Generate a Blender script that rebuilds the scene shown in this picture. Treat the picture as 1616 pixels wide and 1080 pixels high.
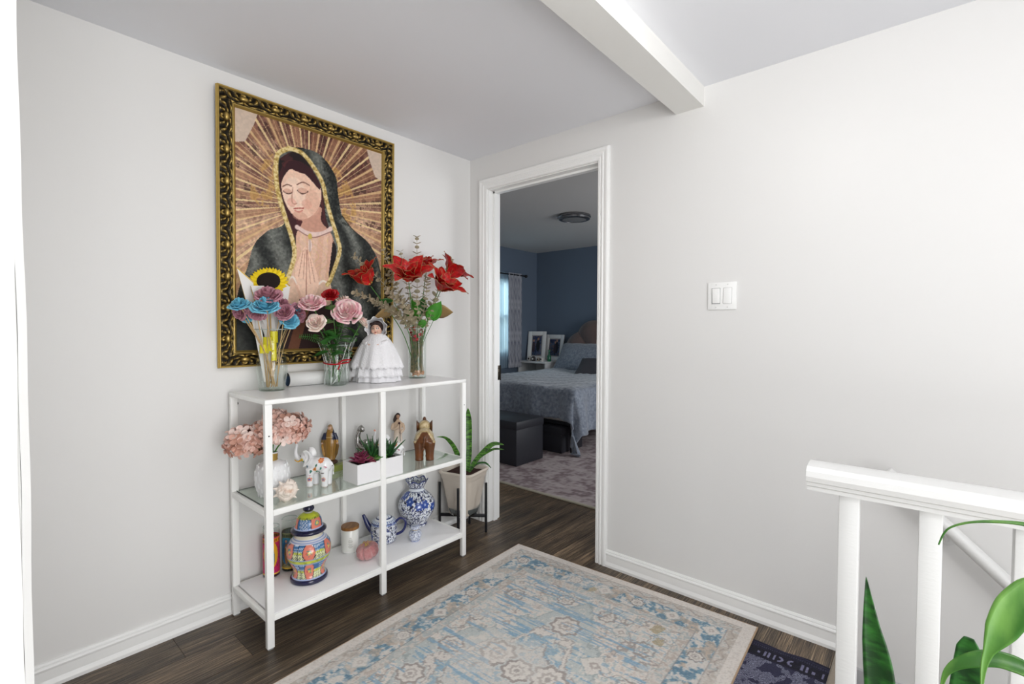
import bpy, bmesh, math, random
import numpy as np
from mathutils import Vector, Matrix
random.seed(7); rng = np.random.default_rng(7)
for o in list(bpy.data.objects): bpy.data.objects.remove(o, do_unlink=True)
S = bpy.context.scene
COL = S.collection
PI = math.pi

# ------------------------------------------------------------------ camera, world, light, exposure
F_ = Vector((-0.6533513, 0.75650998, -0.02871814)); R_ = Vector((0.75676664, 0.65367915, 0.00279711))
U_ = Vector((-0.02088849, 0.01990544, 0.99958364))
cam_d = bpy.data.cameras.new('camera'); cam = bpy.data.objects.new('camera', cam_d); COL.objects.link(cam)
m = Matrix.Identity(4)
for i in range(3):
    m[i][0] = R_[i]; m[i][1] = U_[i]; m[i][2] = -F_[i]
m[0][3], m[1][3], m[2][3] = 2.20724845, -2.15115602, 1.2
cam.matrix_world = m
cam_d.sensor_width = 36.0; cam_d.lens = 36.0 * 765.966 / 1616.0; cam_d.clip_start = 0.02
S.camera = cam

w = bpy.data.worlds.new('world'); S.world = w; w.use_nodes = True
w.node_tree.nodes['Background'].inputs[0].default_value = (0.93, 0.96, 1.0, 1)
w.node_tree.nodes['Background'].inputs[1].default_value = 0.85

def area(name, loc, target, sx, sy, power, col=(1, 1, 1)):
    l = bpy.data.lights.new(name, 'AREA'); l.shape = 'RECTANGLE'; l.size = sx; l.size_y = sy
    l.energy = power; l.color = col
    o = bpy.data.objects.new(name, l); COL.objects.link(o); o.location = loc
    o.rotation_euler = (Vector(target) - Vector(loc)).to_track_quat('-Z', 'Y').to_euler()
    return o
LP = dict(window=22, side=47, up_fill=22, lamp=7.5, lampb=8, bed=33, world=0.12)  # LPMARK; window, side and bed power added fills, bed also the window sky
w.node_tree.nodes['Background'].inputs[1].default_value = LP['world']
area('window_daylight', (2.5, -4.2, 1.1), (1.1, 0, 0.7), 2.2, 1.6, LP['window'], (0.99, 0.995, 1.0))  # added fill area behind the camera; no window is built there
area('side_fill', (4.25, -2.05, 1.15), (0.0, -1.2, 0.95), 1.6, 1.6, LP['side'], (0.985, 0.99, 1.0))  # unseen fill area added on the right to brighten the left wall
area('upward_fill', (3.4, -2.2, 0.25), (1.6, -1.2, 2.2), 1.4, 1.4, LP['up_fill'], (0.99, 0.99, 1.0))  # added area light aimed up to brighten the ceiling; no sunlit floor exists
area('bedroom_fill', (2.2, 2.2, 1.3), (-1.5, 2.4, 1.4), 1.4, 1.4, LP['bed'], (0.96, 0.98, 1.0))  # fill area added inside the bedroom; its right wall has no window
area('bedroom_window_sky', (-3.3, 2.8, 1.7), (-2.3, 2.8, 1.3), 1.0, 1.2, LP['bed'] * 1.3, (0.80, 0.91, 1.0))
for nm_, e_, p_ in (('ceiling_lamp', LP['lamp'], (1.78, -1.2, 2.12)), ('hall_lamp', LP['lampb'], (2.75, -1.95, 2.08))):
    pl_ = bpy.data.lights.new(nm_, 'POINT'); pl_.energy = e_; pl_.shadow_soft_size = 0.08; pl_.color = (1.0, 0.99, 0.975)
    plo = bpy.data.objects.new(nm_, pl_); COL.objects.link(plo); plo.location = p_

S.view_settings.view_transform = 'Standard'
try: S.view_settings.look = 'None'
except Exception: pass
S.view_settings.exposure = 0.13; S.view_settings.gamma = 1.0; S.view_settings.use_curve_mapping = False

# ------------------------------------------------------------------ materials
def lin(c):
    if isinstance(c, str):
        c = tuple(int(c[i:i + 2], 16) / 255 for i in (1, 3, 5))
    return tuple(((v + 0.055) / 1.055) ** 2.4 if v > 0.04045 else v / 12.92 for v in c)

def mat(name, c='#ffffff', rough=0.5, metal=0.0, bump=None, spec=0.5, var=None, trans=0.0, attr=False, sheen=0.0, sss=0.0, coat=0.0, stretch=None, emis=None):
    """bump=(scale,strength) fine relief; var=(scale, colour2, lo, hi) noise mixed colour; attr: printed colour attribute."""
    m = bpy.data.materials.new(name); m.use_nodes = True
    nt = m.node_tree; N = nt.nodes; L = nt.links
    b = N['Principled BSDF']
    b.inputs['Base Color'].default_value = (*lin(c), 1); b.inputs['Roughness'].default_value = rough
    b.inputs['Metallic'].default_value = metal; b.inputs['Specular IOR Level'].default_value = spec
    b.inputs['Sheen Weight'].default_value = sheen; b.inputs['Coat Weight'].default_value = coat
    if sss:
        b.inputs['Subsurface Weight'].default_value = sss; b.inputs['Subsurface Scale'].default_value = 0.01
    if attr:
        a = N.new('ShaderNodeAttribute'); a.attribute_name = 'Col'; L.new(a.outputs['Color'], b.inputs['Base Color'])
    if bump or var:
        tc = N.new('ShaderNodeTexCoord'); src = tc.outputs['Object']
        if stretch:
            mp = N.new('ShaderNodeMapping'); mp.inputs['Scale'].default_value = stretch; L.new(src, mp.inputs['Vector']); src = mp.outputs['Vector']
    if var:
        n = N.new('ShaderNodeTexNoise'); n.inputs['Scale'].default_value = var[0]; n.inputs['Detail'].default_value = 6; L.new(src, n.inputs['Vector'])
        r = N.new('ShaderNodeValToRGB'); r.color_ramp.elements[0].position = var[2]; r.color_ramp.elements[1].position = var[3]
        r.color_ramp.elements[0].color = (*lin(c), 1); r.color_ramp.elements[1].color = (*lin(var[1]), 1)
        L.new(n.outputs['Fac'], r.inputs['Fac']); L.new(r.outputs['Color'], b.inputs['Base Color'])
    if bump:
        n = N.new('ShaderNodeTexNoise'); n.inputs['Scale'].default_value = bump[0]; n.inputs['Detail'].default_value = 4; L.new(src, n.inputs['Vector'])
        bp = N.new('ShaderNodeBump'); bp.inputs['Strength'].default_value = bump[1]; bp.inputs['Distance'].default_value = 0.004
        L.new(n.outputs['Fac'], bp.inputs['Height']); L.new(bp.outputs['Normal'], b.inputs['Normal'])
    return m

def glass_mat(name, tint='#f4faf6', rough=0.0, refl=1.45, power=1.0):
    """thin clear glass: tinted see-through + mirror reflection by Fresnel"""
    m = bpy.data.materials.new(name); m.use_nodes = True
    nt = m.node_tree; N = nt.nodes; L = nt.links
    N.remove(N['Principled BSDF']); out = N['Material Output']
    t = N.new('ShaderNodeBsdfTransparent'); t.inputs[0].default_value = (*lin(tint), 1)
    g = N.new('ShaderNodeBsdfGlossy'); g.inputs['Roughness'].default_value = rough; g.inputs[0].default_value = (.95, .97, .96, 1)
    lw = N.new('ShaderNodeLayerWeight'); lw.inputs[0].default_value = 0.5
    pw = N.new('ShaderNodeMath'); pw.operation = 'POWER'; pw.inputs[1].default_value = 3.2; L.new(lw.outputs['Facing'], pw.inputs[0])
    fr = N.new('ShaderNodeMath'); fr.operation = 'MULTIPLY_ADD'; fr.inputs[1].default_value = 0.8; fr.inputs[2].default_value = 0.045; L.new(pw.outputs[0], fr.inputs[0])
    mx = N.new('ShaderNodeMixShader'); L.new(fr.outputs[0], mx.inputs[0]); L.new(t.outputs[0], mx.inputs[1]); L.new(g.outputs[0], mx.inputs[2])
    L.new(mx.outputs[0], out.inputs['Surface'])
    return m

def sheer_mat(name, c, fac):
    m = bpy.data.materials.new(name); m.use_nodes = True
    nt = m.node_tree; N = nt.nodes; L = nt.links; N.remove(N['Principled BSDF'])
    d = N.new('ShaderNodeBsdfDiffuse'); d.inputs[0].default_value = (*lin(c), 1)
    t = N.new('ShaderNodeBsdfTranslucent'); t.inputs[0].default_value = (*lin(c), 1)
    tr = N.new('ShaderNodeBsdfTransparent')
    a = N.new('ShaderNodeMixShader'); a.inputs[0].default_value = 0.5; L.new(d.outputs[0], a.inputs[1]); L.new(t.outputs[0], a.inputs[2])
    b = N.new('ShaderNodeMixShader'); b.inputs[0].default_value = fac; L.new(a.outputs[0], b.inputs[1]); L.new(tr.outputs[0], b.inputs[2])
    L.new(b.outputs[0], N['Material Output'].inputs['Surface'])
    return m

M_wall = mat('wall_paint', '#e2e1df', 0.42, bump=(9, 0.10), spec=0.35)
M_wallL = mat('wall_paint_left', '#e9e8e6', 0.42, bump=(9, 0.10), spec=0.35)
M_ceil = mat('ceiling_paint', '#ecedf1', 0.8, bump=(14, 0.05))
M_trim = mat('white_trim_paint', '#f4f4f2', 0.28, bump=(30, 0.04))
M_rail = mat('white_railing_gloss', '#dfdfdd', 0.3, bump=(60, 0.12), stretch=(1, 1, 3))
M_plaster = mat('rough_plaster', '#dededb', 0.7, bump=(45, 0.5))
M_shelfw = mat('white_metal', '#fafaf7', 0.3)
M_board = mat('white_board', '#fbfafb', 0.3)
M_black = mat('black_metal', '#14151a', 0.45)
M_dark = mat('dark_gap', '#1a1613', 0.9)

def plank_mat():
    m = bpy.data.materials.new('dark_wood_plank'); m.use_nodes = True
    nt = m.node_tree; N = nt.nodes; L = nt.links; b = N['Principled BSDF']
    b.inputs['Roughness'].default_value = 0.38
    tc = N.new('ShaderNodeTexCoord'); oi = N.new('ShaderNodeObjectInfo')
    ad = N.new('ShaderNodeVectorMath'); ad.operation = 'ADD'
    mu = N.new('ShaderNodeMath'); mu.operation = 'MULTIPLY'; mu.inputs[1].default_value = 37.0
    L.new(oi.outputs['Random'], mu.inputs[0]); cb = N.new('ShaderNodeCombineXYZ')
    for k in range(3): L.new(mu.outputs[0], cb.inputs[k])
    L.new(tc.outputs['Object'], ad.inputs[0]); L.new(cb.outputs[0], ad.inputs[1])
    mp = N.new('ShaderNodeMapping'); mp.inputs['Scale'].default_value = (26, 2.2, 1); L.new(ad.outputs[0], mp.inputs['Vector'])
    n1 = N.new('ShaderNodeTexNoise'); n1.inputs['Scale'].default_value = 2.4; n1.inputs['Detail'].default_value = 9; n1.inputs['Roughness'].default_value = 0.68; n1.inputs['Distortion'].default_value = 1.1
    L.new(mp.outputs[0], n1.inputs['Vector'])
    r = N.new('ShaderNodeValToRGB'); e = r.color_ramp.elements
    e[0].position = 0.36; e[0].color = (*lin('#17110e'), 1); e[1].position = 0.70; e[1].color = (*lin('#c2ab90'), 1)
    x = e.new(0.46); x.color = (*lin('#463a31'), 1); x = e.new(0.56); x.color = (*lin('#837059'), 1)
    L.new(n1.outputs['Fac'], r.inputs['Fac'])
    n2 = N.new('ShaderNodeTexNoise'); n2.inputs['Scale'].default_value = 3.0; n2.inputs['Detail'].default_value = 3; L.new(ad.outputs[0], n2.inputs['Vector'])
    hs = N.new('ShaderNodeHueSaturation'); L.new(r.outputs['Color'], hs.inputs['Color'])
    mr = N.new('ShaderNodeMapRange'); mr.inputs[3].default_value = 0.6; mr.inputs[4].default_value = 1.15; L.new(oi.outputs['Random'], mr.inputs[0])
    mr2 = N.new('ShaderNodeMapRange'); mr2.inputs[1].default_value = 0.3; mr2.inputs[2].default_value = 0.7; mr2.inputs[3].default_value = 0.5; mr2.inputs[4].default_value = 1.45; L.new(n2.outputs['Fac'], mr2.inputs[0])
    mm = N.new('ShaderNodeMath'); mm.operation = 'MULTIPLY'; L.new(mr.outputs[0], mm.inputs[0]); L.new(mr2.outputs[0], mm.inputs[1])
    L.new(mm.outputs[0], hs.inputs['Value']); hs.inputs['Saturation'].default_value = 1.05
    L.new(hs.outputs['Color'], b.inputs['Base Color'])
    bp = N.new('ShaderNodeBump'); bp.inputs['Strength'].default_value = 0.35; bp.inputs['Distance'].default_value = 0.002
    L.new(n1.outputs['Fac'], bp.inputs['Height']); L.new(bp.outputs['Normal'], b.inputs['Normal'])
    rr = N.new('ShaderNodeMapRange'); rr.inputs[3].default_value = 0.5; rr.inputs[4].default_value = 0.3; L.new(n1.outputs['Fac'], rr.inputs[0]); L.new(rr.outputs[0], b.inputs['Roughness'])
    return m
M_plank = plank_mat()

# ------------------------------------------------------------------ mesh helpers
def B(): return bmesh.new()

def obj(name, bm, m, parent=None, smooth=True, loc=None, kind=None, angle=35):
    me = bpy.data.meshes.new(name)
    if isinstance(bm, bmesh.types.BMesh):
        bmesh.ops.recalc_face_normals(bm, faces=bm.faces); bm.to_mesh(me); bm.free()
    else:
        me.from_pydata(*bm)
    o = bpy.data.objects.new(name, me); COL.objects.link(o)
    if m is not None: me.materials.append(m)
    if smooth:
        me.polygons.foreach_set('use_smooth', [True] * len(me.polygons))
        if angle < 180: me.set_sharp_from_angle(angle=math.radians(angle))
    if parent is not None: o.parent = parent
    if loc is not None: o.location = loc
    if kind: o['kind'] = kind
    return o

def thing(name, label, cat, loc=(0, 0, 0), rotz=0, group=None):
    o = bpy.data.objects.new(name, None); COL.objects.link(o); o.empty_display_size = 0.05
    o.location = loc; o.rotation_euler = (0, 0, rotz); o['label'] = label; o['category'] = cat
    if group: o['group'] = group
    return o
def tag(o, label, cat, group=None):
    o['label'] = label; o['category'] = cat
    if group: o['group'] = group
    return o

def box(bm, c, s, bev=0, rot=None):
    r = bmesh.ops.create_cube(bm, size=1); vs = r['verts']
    mt = Matrix.Translation(Vector(c)) @ (rot.to_4x4() if rot else Matrix.Identity(4)) @ Matrix.Diagonal((*s, 1))
    bmesh.ops.transform(bm, matrix=mt, verts=vs)
    if bev:
        es = list({e for v in vs for e in v.link_edges})
        bmesh.ops.bevel(bm, geom=es, offset=bev, segments=2, affect='EDGES', profile=0.5)
def bx(bm, x0, x1, y0, y1, z0, z1, bev=0): box(bm, ((x0 + x1) / 2, (y0 + y1) / 2, (z0 + z1) / 2), (x1 - x0, y1 - y0, z1 - z0), bev)

def tube(bm, pts, r, n=10, cap=True, flat=1.0):
    pts = [Vector(p) for p in pts]; k = len(pts)
    rs = [r] * k if isinstance(r, (int, float)) else list(r)
    t0 = (pts[1] - pts[0]).normalized(); a = t0.orthogonal().normalized(); rings = []
    for i, p in enumerate(pts):
        t = (pts[min(i + 1, k - 1)] - pts[max(i - 1, 0)]).normalized()
        a = (a - t * a.dot(t)).normalized(); b = t.cross(a)
        rings.append([bm.verts.new(p + (a * math.cos(q) + b * math.sin(q) * flat) * rs[i]) for q in (2 * PI * j / n for j in range(n))])
    for i in range(k - 1):
        for j in range(n): bm.faces.new((rings[i][j], rings[i][(j + 1) % n], rings[i + 1][(j + 1) % n], rings[i + 1][j]))
    if cap:
        bm.faces.new(rings[0][::-1]); bm.faces.new(rings[-1])

def lathe(bm, prof, n=32, c=(0, 0, 0), rip=None, sx=1, sy=1, cap=True, closed=False, mt=None):
    c = Vector(c); rings = []
    for i, (r, z) in enumerate(prof):
        ring = []
        for j in range(n):
            a = 2 * PI * j / n; rr = max(r, 1e-5) * (rip(a, i / (len(prof) - 1)) if rip else 1)
            p = Vector((rr * math.cos(a) * sx, rr * math.sin(a) * sy, z))
            if mt: p = mt @ p
            ring.append(bm.verts.new(c + p))
        rings.append(ring)
    K = len(rings)
    for i in range(K if closed else K - 1):
        A_, B_ = rings[i], rings[(i + 1) % K]
        for j in range(n): bm.faces.new((A_[j], A_[(j + 1) % n], B_[(j + 1) % n], B_[j]))
    if cap and not closed: bm.faces.new(rings[0][::-1]); bm.faces.new(rings[-1])

def grid(bm, nu, nv, fn):
    g = [[bm.verts.new(fn(i / nu, j / nv)) for j in range(nv + 1)] for i in range(nu + 1)]
    for i in range(nu):
        for j in range(nv): bm.faces.new((g[i][j], g[i + 1][j], g[i + 1][j + 1], g[i][j + 1]))
    return g

def ball(bm, c, r, rot=None, u=16, v=10):
    if isinstance(r, (int, float)): r = (r, r, r)
    q = bmesh.ops.create_uvsphere(bm, u_segments=u, v_segments=v, radius=1)
    mt = Matrix.Translation(Vector(c)) @ (rot.to_4x4() if rot else Matrix.Identity(4)) @ Matrix.Diagonal((*r, 1))
    bmesh.ops.transform(bm, matrix=mt, verts=q['verts'])

def prism(bm, poly, z0, z1, mt=None):
    a = [bm.verts.new((mt @ Vector((x, y, z0))) if mt else (x, y, z0)) for x, y in poly]
    b = [bm.verts.new((mt @ Vector((x, y, z1))) if mt else (x, y, z1)) for x, y in poly]
    bm.faces.new(a[::-1]); bm.faces.new(b); n = len(poly)
    for i in range(n): bm.faces.new((a[i], a[(i + 1) % n], b[(i + 1) % n], b[i]))

def extr(bm, prof, p0, p1, out, up=Vector((0, 0, 1))):
    """profile (outward, up) extruded from p0 to p1"""
    p0, p1, out = Vector(p0), Vector(p1), Vector(out)
    a = [bm.verts.new(p0 + out * d + up * z) for d, z in prof]; b = [bm.verts.new(p1 + out * d + up * z) for d, z in prof]
    n = len(prof); bm.faces.new(a[::-1]); bm.faces.new(b)
    for i in range(n): bm.faces.new((a[i], a[(i + 1) % n], b[(i + 1) % n], b[i]))

def rotto(d, up='Z'): return Vector(d).to_track_quat(up, 'Y').to_matrix()

def sculpt(name, bm, m, parent, voxel, loc=None, it=4):
    """melt overlapping masses into one continuous skin"""
    me = bpy.data.meshes.new('tmp'); bmesh.ops.recalc_face_normals(bm, faces=bm.faces); bm.to_mesh(me); bm.free()
    o = bpy.data.objects.new('tmp', me); COL.objects.link(o)
    r = o.modifiers.new('r', 'REMESH'); r.mode = 'VOXEL'; r.voxel_size = voxel
    s = o.modifiers.new('s', 'SMOOTH'); s.iterations = it; s.factor = 0.5
    dg = bpy.context.evaluated_depsgraph_get(); dg.update()
    nm = bpy.data.meshes.new_from_object(o.evaluated_get(dg)); bpy.data.objects.remove(o, do_unlink=True)
    nm.materials.clear(); nm.materials.append(m); nm.name = name
    nm.polygons.foreach_set('use_smooth', [True] * len(nm.polygons))
    q = bpy.data.objects.new(name, nm); COL.objects.link(q); q.parent = parent
    if loc is not None: q.location = loc
    return q

def paint(o, fn):
    me = o.data; n = len(me.vertices); co = np.empty(n * 3, np.float32); me.vertices.foreach_get('co', co); co = co.reshape(-1, 3)
    c = np.clip(fn(co), 0, 1); c = np.where(c > 0.04045, ((c + 0.055) / 1.055) ** 2.4, c / 12.92)
    a = me.color_attributes.new('Col', 'FLOAT_COLOR', 'POINT')
    a.data.foreach_set('color', np.concatenate([c, np.ones((n, 1))], 1).astype(np.float32).ravel())

def hx(s): return np.array([int(s[i:i + 2], 16) / 255 for i in (1, 3, 5)])
def vn(x, y, seed=0):
    xi = np.floor(x).astype(np.int64); yi = np.floor(y).astype(np.int64); fx = x - xi; fy = y - yi
    fx = fx * fx * (3 - 2 * fx); fy = fy * fy * (3 - 2 * fy)
    def h(a, b):
        q = np.sin(a * 127.1 + b * 311.7 + seed * 74.7) * 43758.5453; return q - np.floor(q)
    return (h(xi, yi) * (1 - fx) + h(xi + 1, yi) * fx) * (1 - fy) + (h(xi, yi + 1) * (1 - fx) + h(xi + 1, yi + 1) * fx) * fy
def fbm(x, y, seed=0, o=4):
    s = 0; a = 0.5
    for k in range(o): s = s + a * vn(x * 2 ** k, y * 2 ** k, seed + k); a *= 0.5
    return s / (1 - 0.5 ** o)
class Canvas:
    def __init__(s, u, v, base): s.u, s.v = u, v; s.c = np.tile(hx(base), (len(u), 1)) if isinstance(base, str) else base.copy()
    def put(s, mask, col, a=1.0):
        col = hx(col) if isinstance(col, str) else col
        mk = (np.asarray(mask, float) * a)[:, None]; s.c = s.c * (1 - mk) + col * mk
    def poly(s, P, col, a=1.0):
        s.put(s.inp(P), col, a)
    def inp(s, P):
        ins = np.zeros(len(s.u), bool); n = len(P)
        for i in range(n):
            (x0, y0), (x1, y1) = P[i], P[(i + 1) % n]
            if y0 == y1: continue
            c = ((y0 > s.v) != (y1 > s.v)) & (s.u < (x1 - x0) * (s.v - y0) / (y1 - y0) + x0); ins ^= c
        return ins
    def dist(s, P, ar=1.0):
        d = np.full(len(s.u), 9.0)
        for (x0, y0), (x1, y1) in zip(P[:-1], P[1:]):
            dx, dy = (x1 - x0), (y1 - y0) * ar; L = dx * dx + dy * dy + 1e-12
            t = np.clip(((s.u - x0) * dx + (s.v - y0) * ar * dy) / L, 0, 1)
            d = np.minimum(d, np.hypot(s.u - x0 - t * dx, (s.v - y0) * ar - t * dy))
        return d
    def line(s, P, w, col, a=1.0, ar=1.0): s.put(np.clip((w - s.dist(P, ar)) / (0.35 * w) + 0.3, 0, 1), col, a)
    def ell(s, cx, cy, rx, ry, col, a=1.0, rot=0):
        du, dv = s.u - cx, s.v - cy; c_, s_ = math.cos(rot), math.sin(rot)
        s.put(((du * c_ + dv * s_) / rx) ** 2 + ((-du * s_ + dv * c_) / ry) ** 2 < 1, col, a)
def smooth_path(P, k=6, closed=False):
    out = []; n = len(P); rngi = range(n if closed else n - 1)
    for i in rngi:
        p = [np.array(P[(i + d) % n] if closed else P[min(max(i + d, 0), n - 1)], float) for d in (-1, 0, 1, 2)]
        for j in range(k):
            t = j / k
            out.append(tuple(0.5 * ((2 * p[1]) + (-p[0] + p[2]) * t + (2 * p[0] - 5 * p[1] + 4 * p[2] - p[3]) * t * t + (-p[0] + 3 * p[1] - 3 * p[2] + p[3]) * t ** 3)))
    if not closed: out.append(tuple(np.array(P[-1], float)))
    return out
def sp3(P, k=6): return [Vector(p) for p in smooth_path([tuple(p) for p in P], k)]

H = 2.245
# ------------------------------------------------------------------ the room shell
def struct(name, bm, m, parent=None, smooth=False):
    return obj(name, bm, m, parent, smooth, kind=None if parent else 'structure')
b = B()
bx(b, -2.6, 1.985, -3.6, 3.95, -0.20, -0.0065); bx(b, 1.985, 4.3, -3.6, -0.87, -0.20, -0.0065); bx(b, 1.985, 2.6, 0.11, 3.95, -0.2, -0.0065)
floor = struct('floor', b, M_plank)
# planks run along the left wall
pm = None; rp = random.Random(3)
def plank(x, y0, y1, wd):
    global pm
    if pm is None:
        b = B(); box(b, (0, 0, -0.003), (1, 1, 0.006))
        me = bpy.data.meshes.new('plank'); b.to_mesh(me); b.free(); me.materials.append(M_plank); pm = me
    o = bpy.data.objects.new('plank', pm); COL.objects.link(o); o.parent = floor
    o.location = (x, (y0 + y1) / 2, 0); o.scale = (wd - 0.0014, y1 - y0 - 0.0014, 1)
W = 0.178; x0 = 0.182 - 2 * W
for k in range(-3, 12):
    xa = x0 + k * W; xb = xa + W
    ylo, yhi = (-2.62, 0.9) if xa > -0.18 else (0.11, 0.9)
    if xa < 0 < xb or xb <= 0: ylo = 0.11
    y = ylo - rp.uniform(0, 0.9) if ylo < 0 else ylo
    if abs(xa - 0.182) < .01: y = -2.62 - 0.05
    while y < yhi:
        y2 = y + 1.22; a, c_ = max(y, ylo), min(y2, yhi)
        if c_ - a > 0.05: plank((xa + xb) / 2, a, c_, W)
        y = y2
b = B(); extr(b, [(0, -0.02), (0.034, -0.02), (0.034, 0.002), (0.028, 0.008), (0.006, 0.008), (0, 0.003)], (1.963, -0.86, 0), (1.963, -0.002, 0), (1, 0, 0))
struct('trim_1', b, mat('stair_nosing_strip', '#9a8f80', 0.35, metal=0.3, bump=(80, .3)))

b = B(); bx(b, -0.10, 0.0, -2.095, 0.0, -0.01, H + 0.05); struct('wall_left', b, M_wallL)
# right wall with the door opening
dl, dr, dh, wt = 0.160, 0.920, 2.034, 0.097
b = B(); bx(b, -2.6, dl - 0.012, 0.0, wt, -0.01, 2.5); bx(b, dr + 0.012, 4.3, 0.0, wt, -2.6, 2.5); bx(b, dl - 0.012, dr + 0.012, 0.0, wt, dh + 0.012, 2.5)
struct('wall_right', b, M_wall)
b = B(); bx(b, -0.1, 4.3, -3.6, 0.0, H, H + 0.12); struct('ceiling', b, M_ceil)
# partition end beside the camera, with its peeling corner bead
def wav(z, s=0): return 0.0022 * math.sin(z * 9 + s) + 0.0012 * math.sin(z * 31 + s * 2)
b = B()
bx(b, -0.1, 1.445, -2.28, -2.103, -0.006, H)
g0 = [[], []]
nseg = 60
for i in range(nseg + 1):
    z = 0.0 + H * i / nseg
    for s_, (px, py) in enumerate(((1.449 + wav(z), -2.104 + wav(z, 2) * .5), (1.449 + wav(z, 1), -2.28))):
        g0[s_].append(b.verts.new((px, py, z)))
for i in range(nseg): b.faces.new((g0[0][i], g0[0][i + 1], g0[1][i + 1], g0[1][i]))
struct('wall_near', b, M_plaster)
b = B(); prof = []
for i in range(nseg):
    z0_, z1_ = H * i / nseg, H * (i + 1) / nseg
    vs = []
    for z in (z0_, z1_):
        e = wav(z, 4) * 0.35
        vs.append([b.verts.new(p) for p in ((1.38, -2.0975, z), (1.438, -2.0955 + e, z), (1.449, -2.1035 + e, z), (1.38, -2.1035, z))])
    for j in range(3): b.faces.new((vs[0][j], vs[0][j + 1], vs[1][j + 1], vs[1][j]))
struct('trim_2', b, M_trim)
b = B(); bx(b, 1.319, 1.443, -2.103, 0.0, 2.161, H); struct('trim_3', b, mat('beam_paint', '#e9e8e4', 0.5, bump=(20, .08)))
BP = [(0, 0), (0.019, 0), (0.019, 0.012), (0.012, 0.026), (0.0115, 0.058), (0.013, 0.060), (0.0145, 0.066), (0.012, 0.070), (0.008, 0.072), (0.0085, 0.077), (0.005, 0.083), (0, 0.084)]
b = B(); extr(b, BP, (0, -2.095, 0), (0, 0, 0), (1, 0, 0)); struct('baseboard_left', b, M_trim)
b = B(); extr(b, BP, (0.989, 0, 0), (2.0, 0, 0), (0, -1, 0)); extr(b, BP, (0, 0, 0), (0.092, 0, 0), (0, -1, 0)); struct('baseboard_right', b, M_trim)
# ---- door casing, jamb, stop
door = B()
door_o = thing('door_1', 'white cased doorway opening to the blue bedroom', 'doorway'); 
door.free()
for k in ('label', 'category'): del door_o[k]
door_o['kind'] = 'structure'
CP = [(0.005, 0.0), (0.005, 0.010), (0.009, 0.014), (0.019, 0.015), (0.022, 0.011), (0.026, 0.0125), (0.031, 0.018), (0.037, 0.0185), (0.040, 0.015), (0.046, 0.0155), (0.050, 0.019), (0.060, 0.0205), (0.066, 0.018), (0.069, 0.012), (0.069, 0.0)]
def cas(side, yb, sg):
    b = B(); rows = []
    for a, d in CP:
        x1, x2, z = dl - a, dr + a, dh + a; y = yb + sg * d
        if side == 'l': P = [(x1, y, 0.0), (x1, y, z)]
        elif side == 'h': P = [(x1, y, z), (x2, y, z)]
        else: P = [(x2, y, z), (x2, y, 0.0)]
        rows.append([b.verts.new(p) for p in P])
    for i in range(len(rows)): 
        j = (i + 1) % len(rows); b.faces.new((rows[i][0], rows[i][1], rows[j][1], rows[j][0]))
    b.faces.new([r[0] for r in rows]); b.faces.new([r[1] for r in rows][::-1])
    return b
for s_ in 'lhr': obj('casing', cas(s_, 0.0, -1), M_trim, door_o, False)
for s_ in 'lhr': obj('casing', cas(s_, wt, 1), M_trim, door_o, False)
b = B(); bx(b, dl - 0.012, dl, 0, wt, 0, dh + 0.012); bx(b, dr, dr + 0.012, 0, wt, 0, dh + 0.012); bx(b, dl, dr, 0, wt, dh, dh + 0.012); obj('door_jamb', b, M_trim, door_o, False)
b = B(); bx(b, dl, dl + 0.011, 0.040, 0.072, 0, dh); bx(b, dr - 0.011, dr, 0.04, 0.072, 0, dh); bx(b, dl, dr, 0.04, 0.072, dh - 0.011, dh); obj('door_stop', b, M_trim, door_o, False)
b = B(); bx(b, dl - 0.001, dl + 0.002, 0.078, wt + 0.004, 0.875, 0.965, 0.0005)
for z in (0.89, 0.92, 0.95): ball(b, (dl + 0.003, 0.088, z), 0.0035, u=8, v=6)
tube(b, [(dl + 0.004, wt + 0.006, 0.873), (dl + 0.004, wt + 0.006, 0.967)], 0.004, 8)
obj('hinge', b, mat('aged_brass_hinge', '#4a443c', 0.35, metal=0.9), door_o)

# ---- stairwell: treads and risers going down beyond the landing, boards at their ends
stm = mat('stair_tread_wood', '#5b4e43', 0.4, var=(6, '#8a7a69', .3, .7), stretch=(1, 12, 1))
for k in range(9):
    b = B(); bx(b, 1.985 + k * 0.25, 2.245 + k * 0.25 + 0.01, -0.855, 0.0, -0.19 * (k + 1) - 0.03, -0.19 * (k + 1)); bx(b, 1.975 + k * 0.25, 1.985 + k * 0.25, -0.855, 0.0, -0.19 * (k + 1), -0.19 * k - 0.012)
    struct('stair_step', b, stm if k % 2 else stm)
b = B(); bx(b, 1.985, 4.3, -0.90, -0.855, -2.6, -0.02); struct('wall_stair', b, M_wall)
b = B(); bx(b, 2.024, 2.6, -0.014, 0, -0.16, -0.040, 0.002); struct('trim_4', b, mat('grey_stringer', '#bfbfc0', 0.5))

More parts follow.
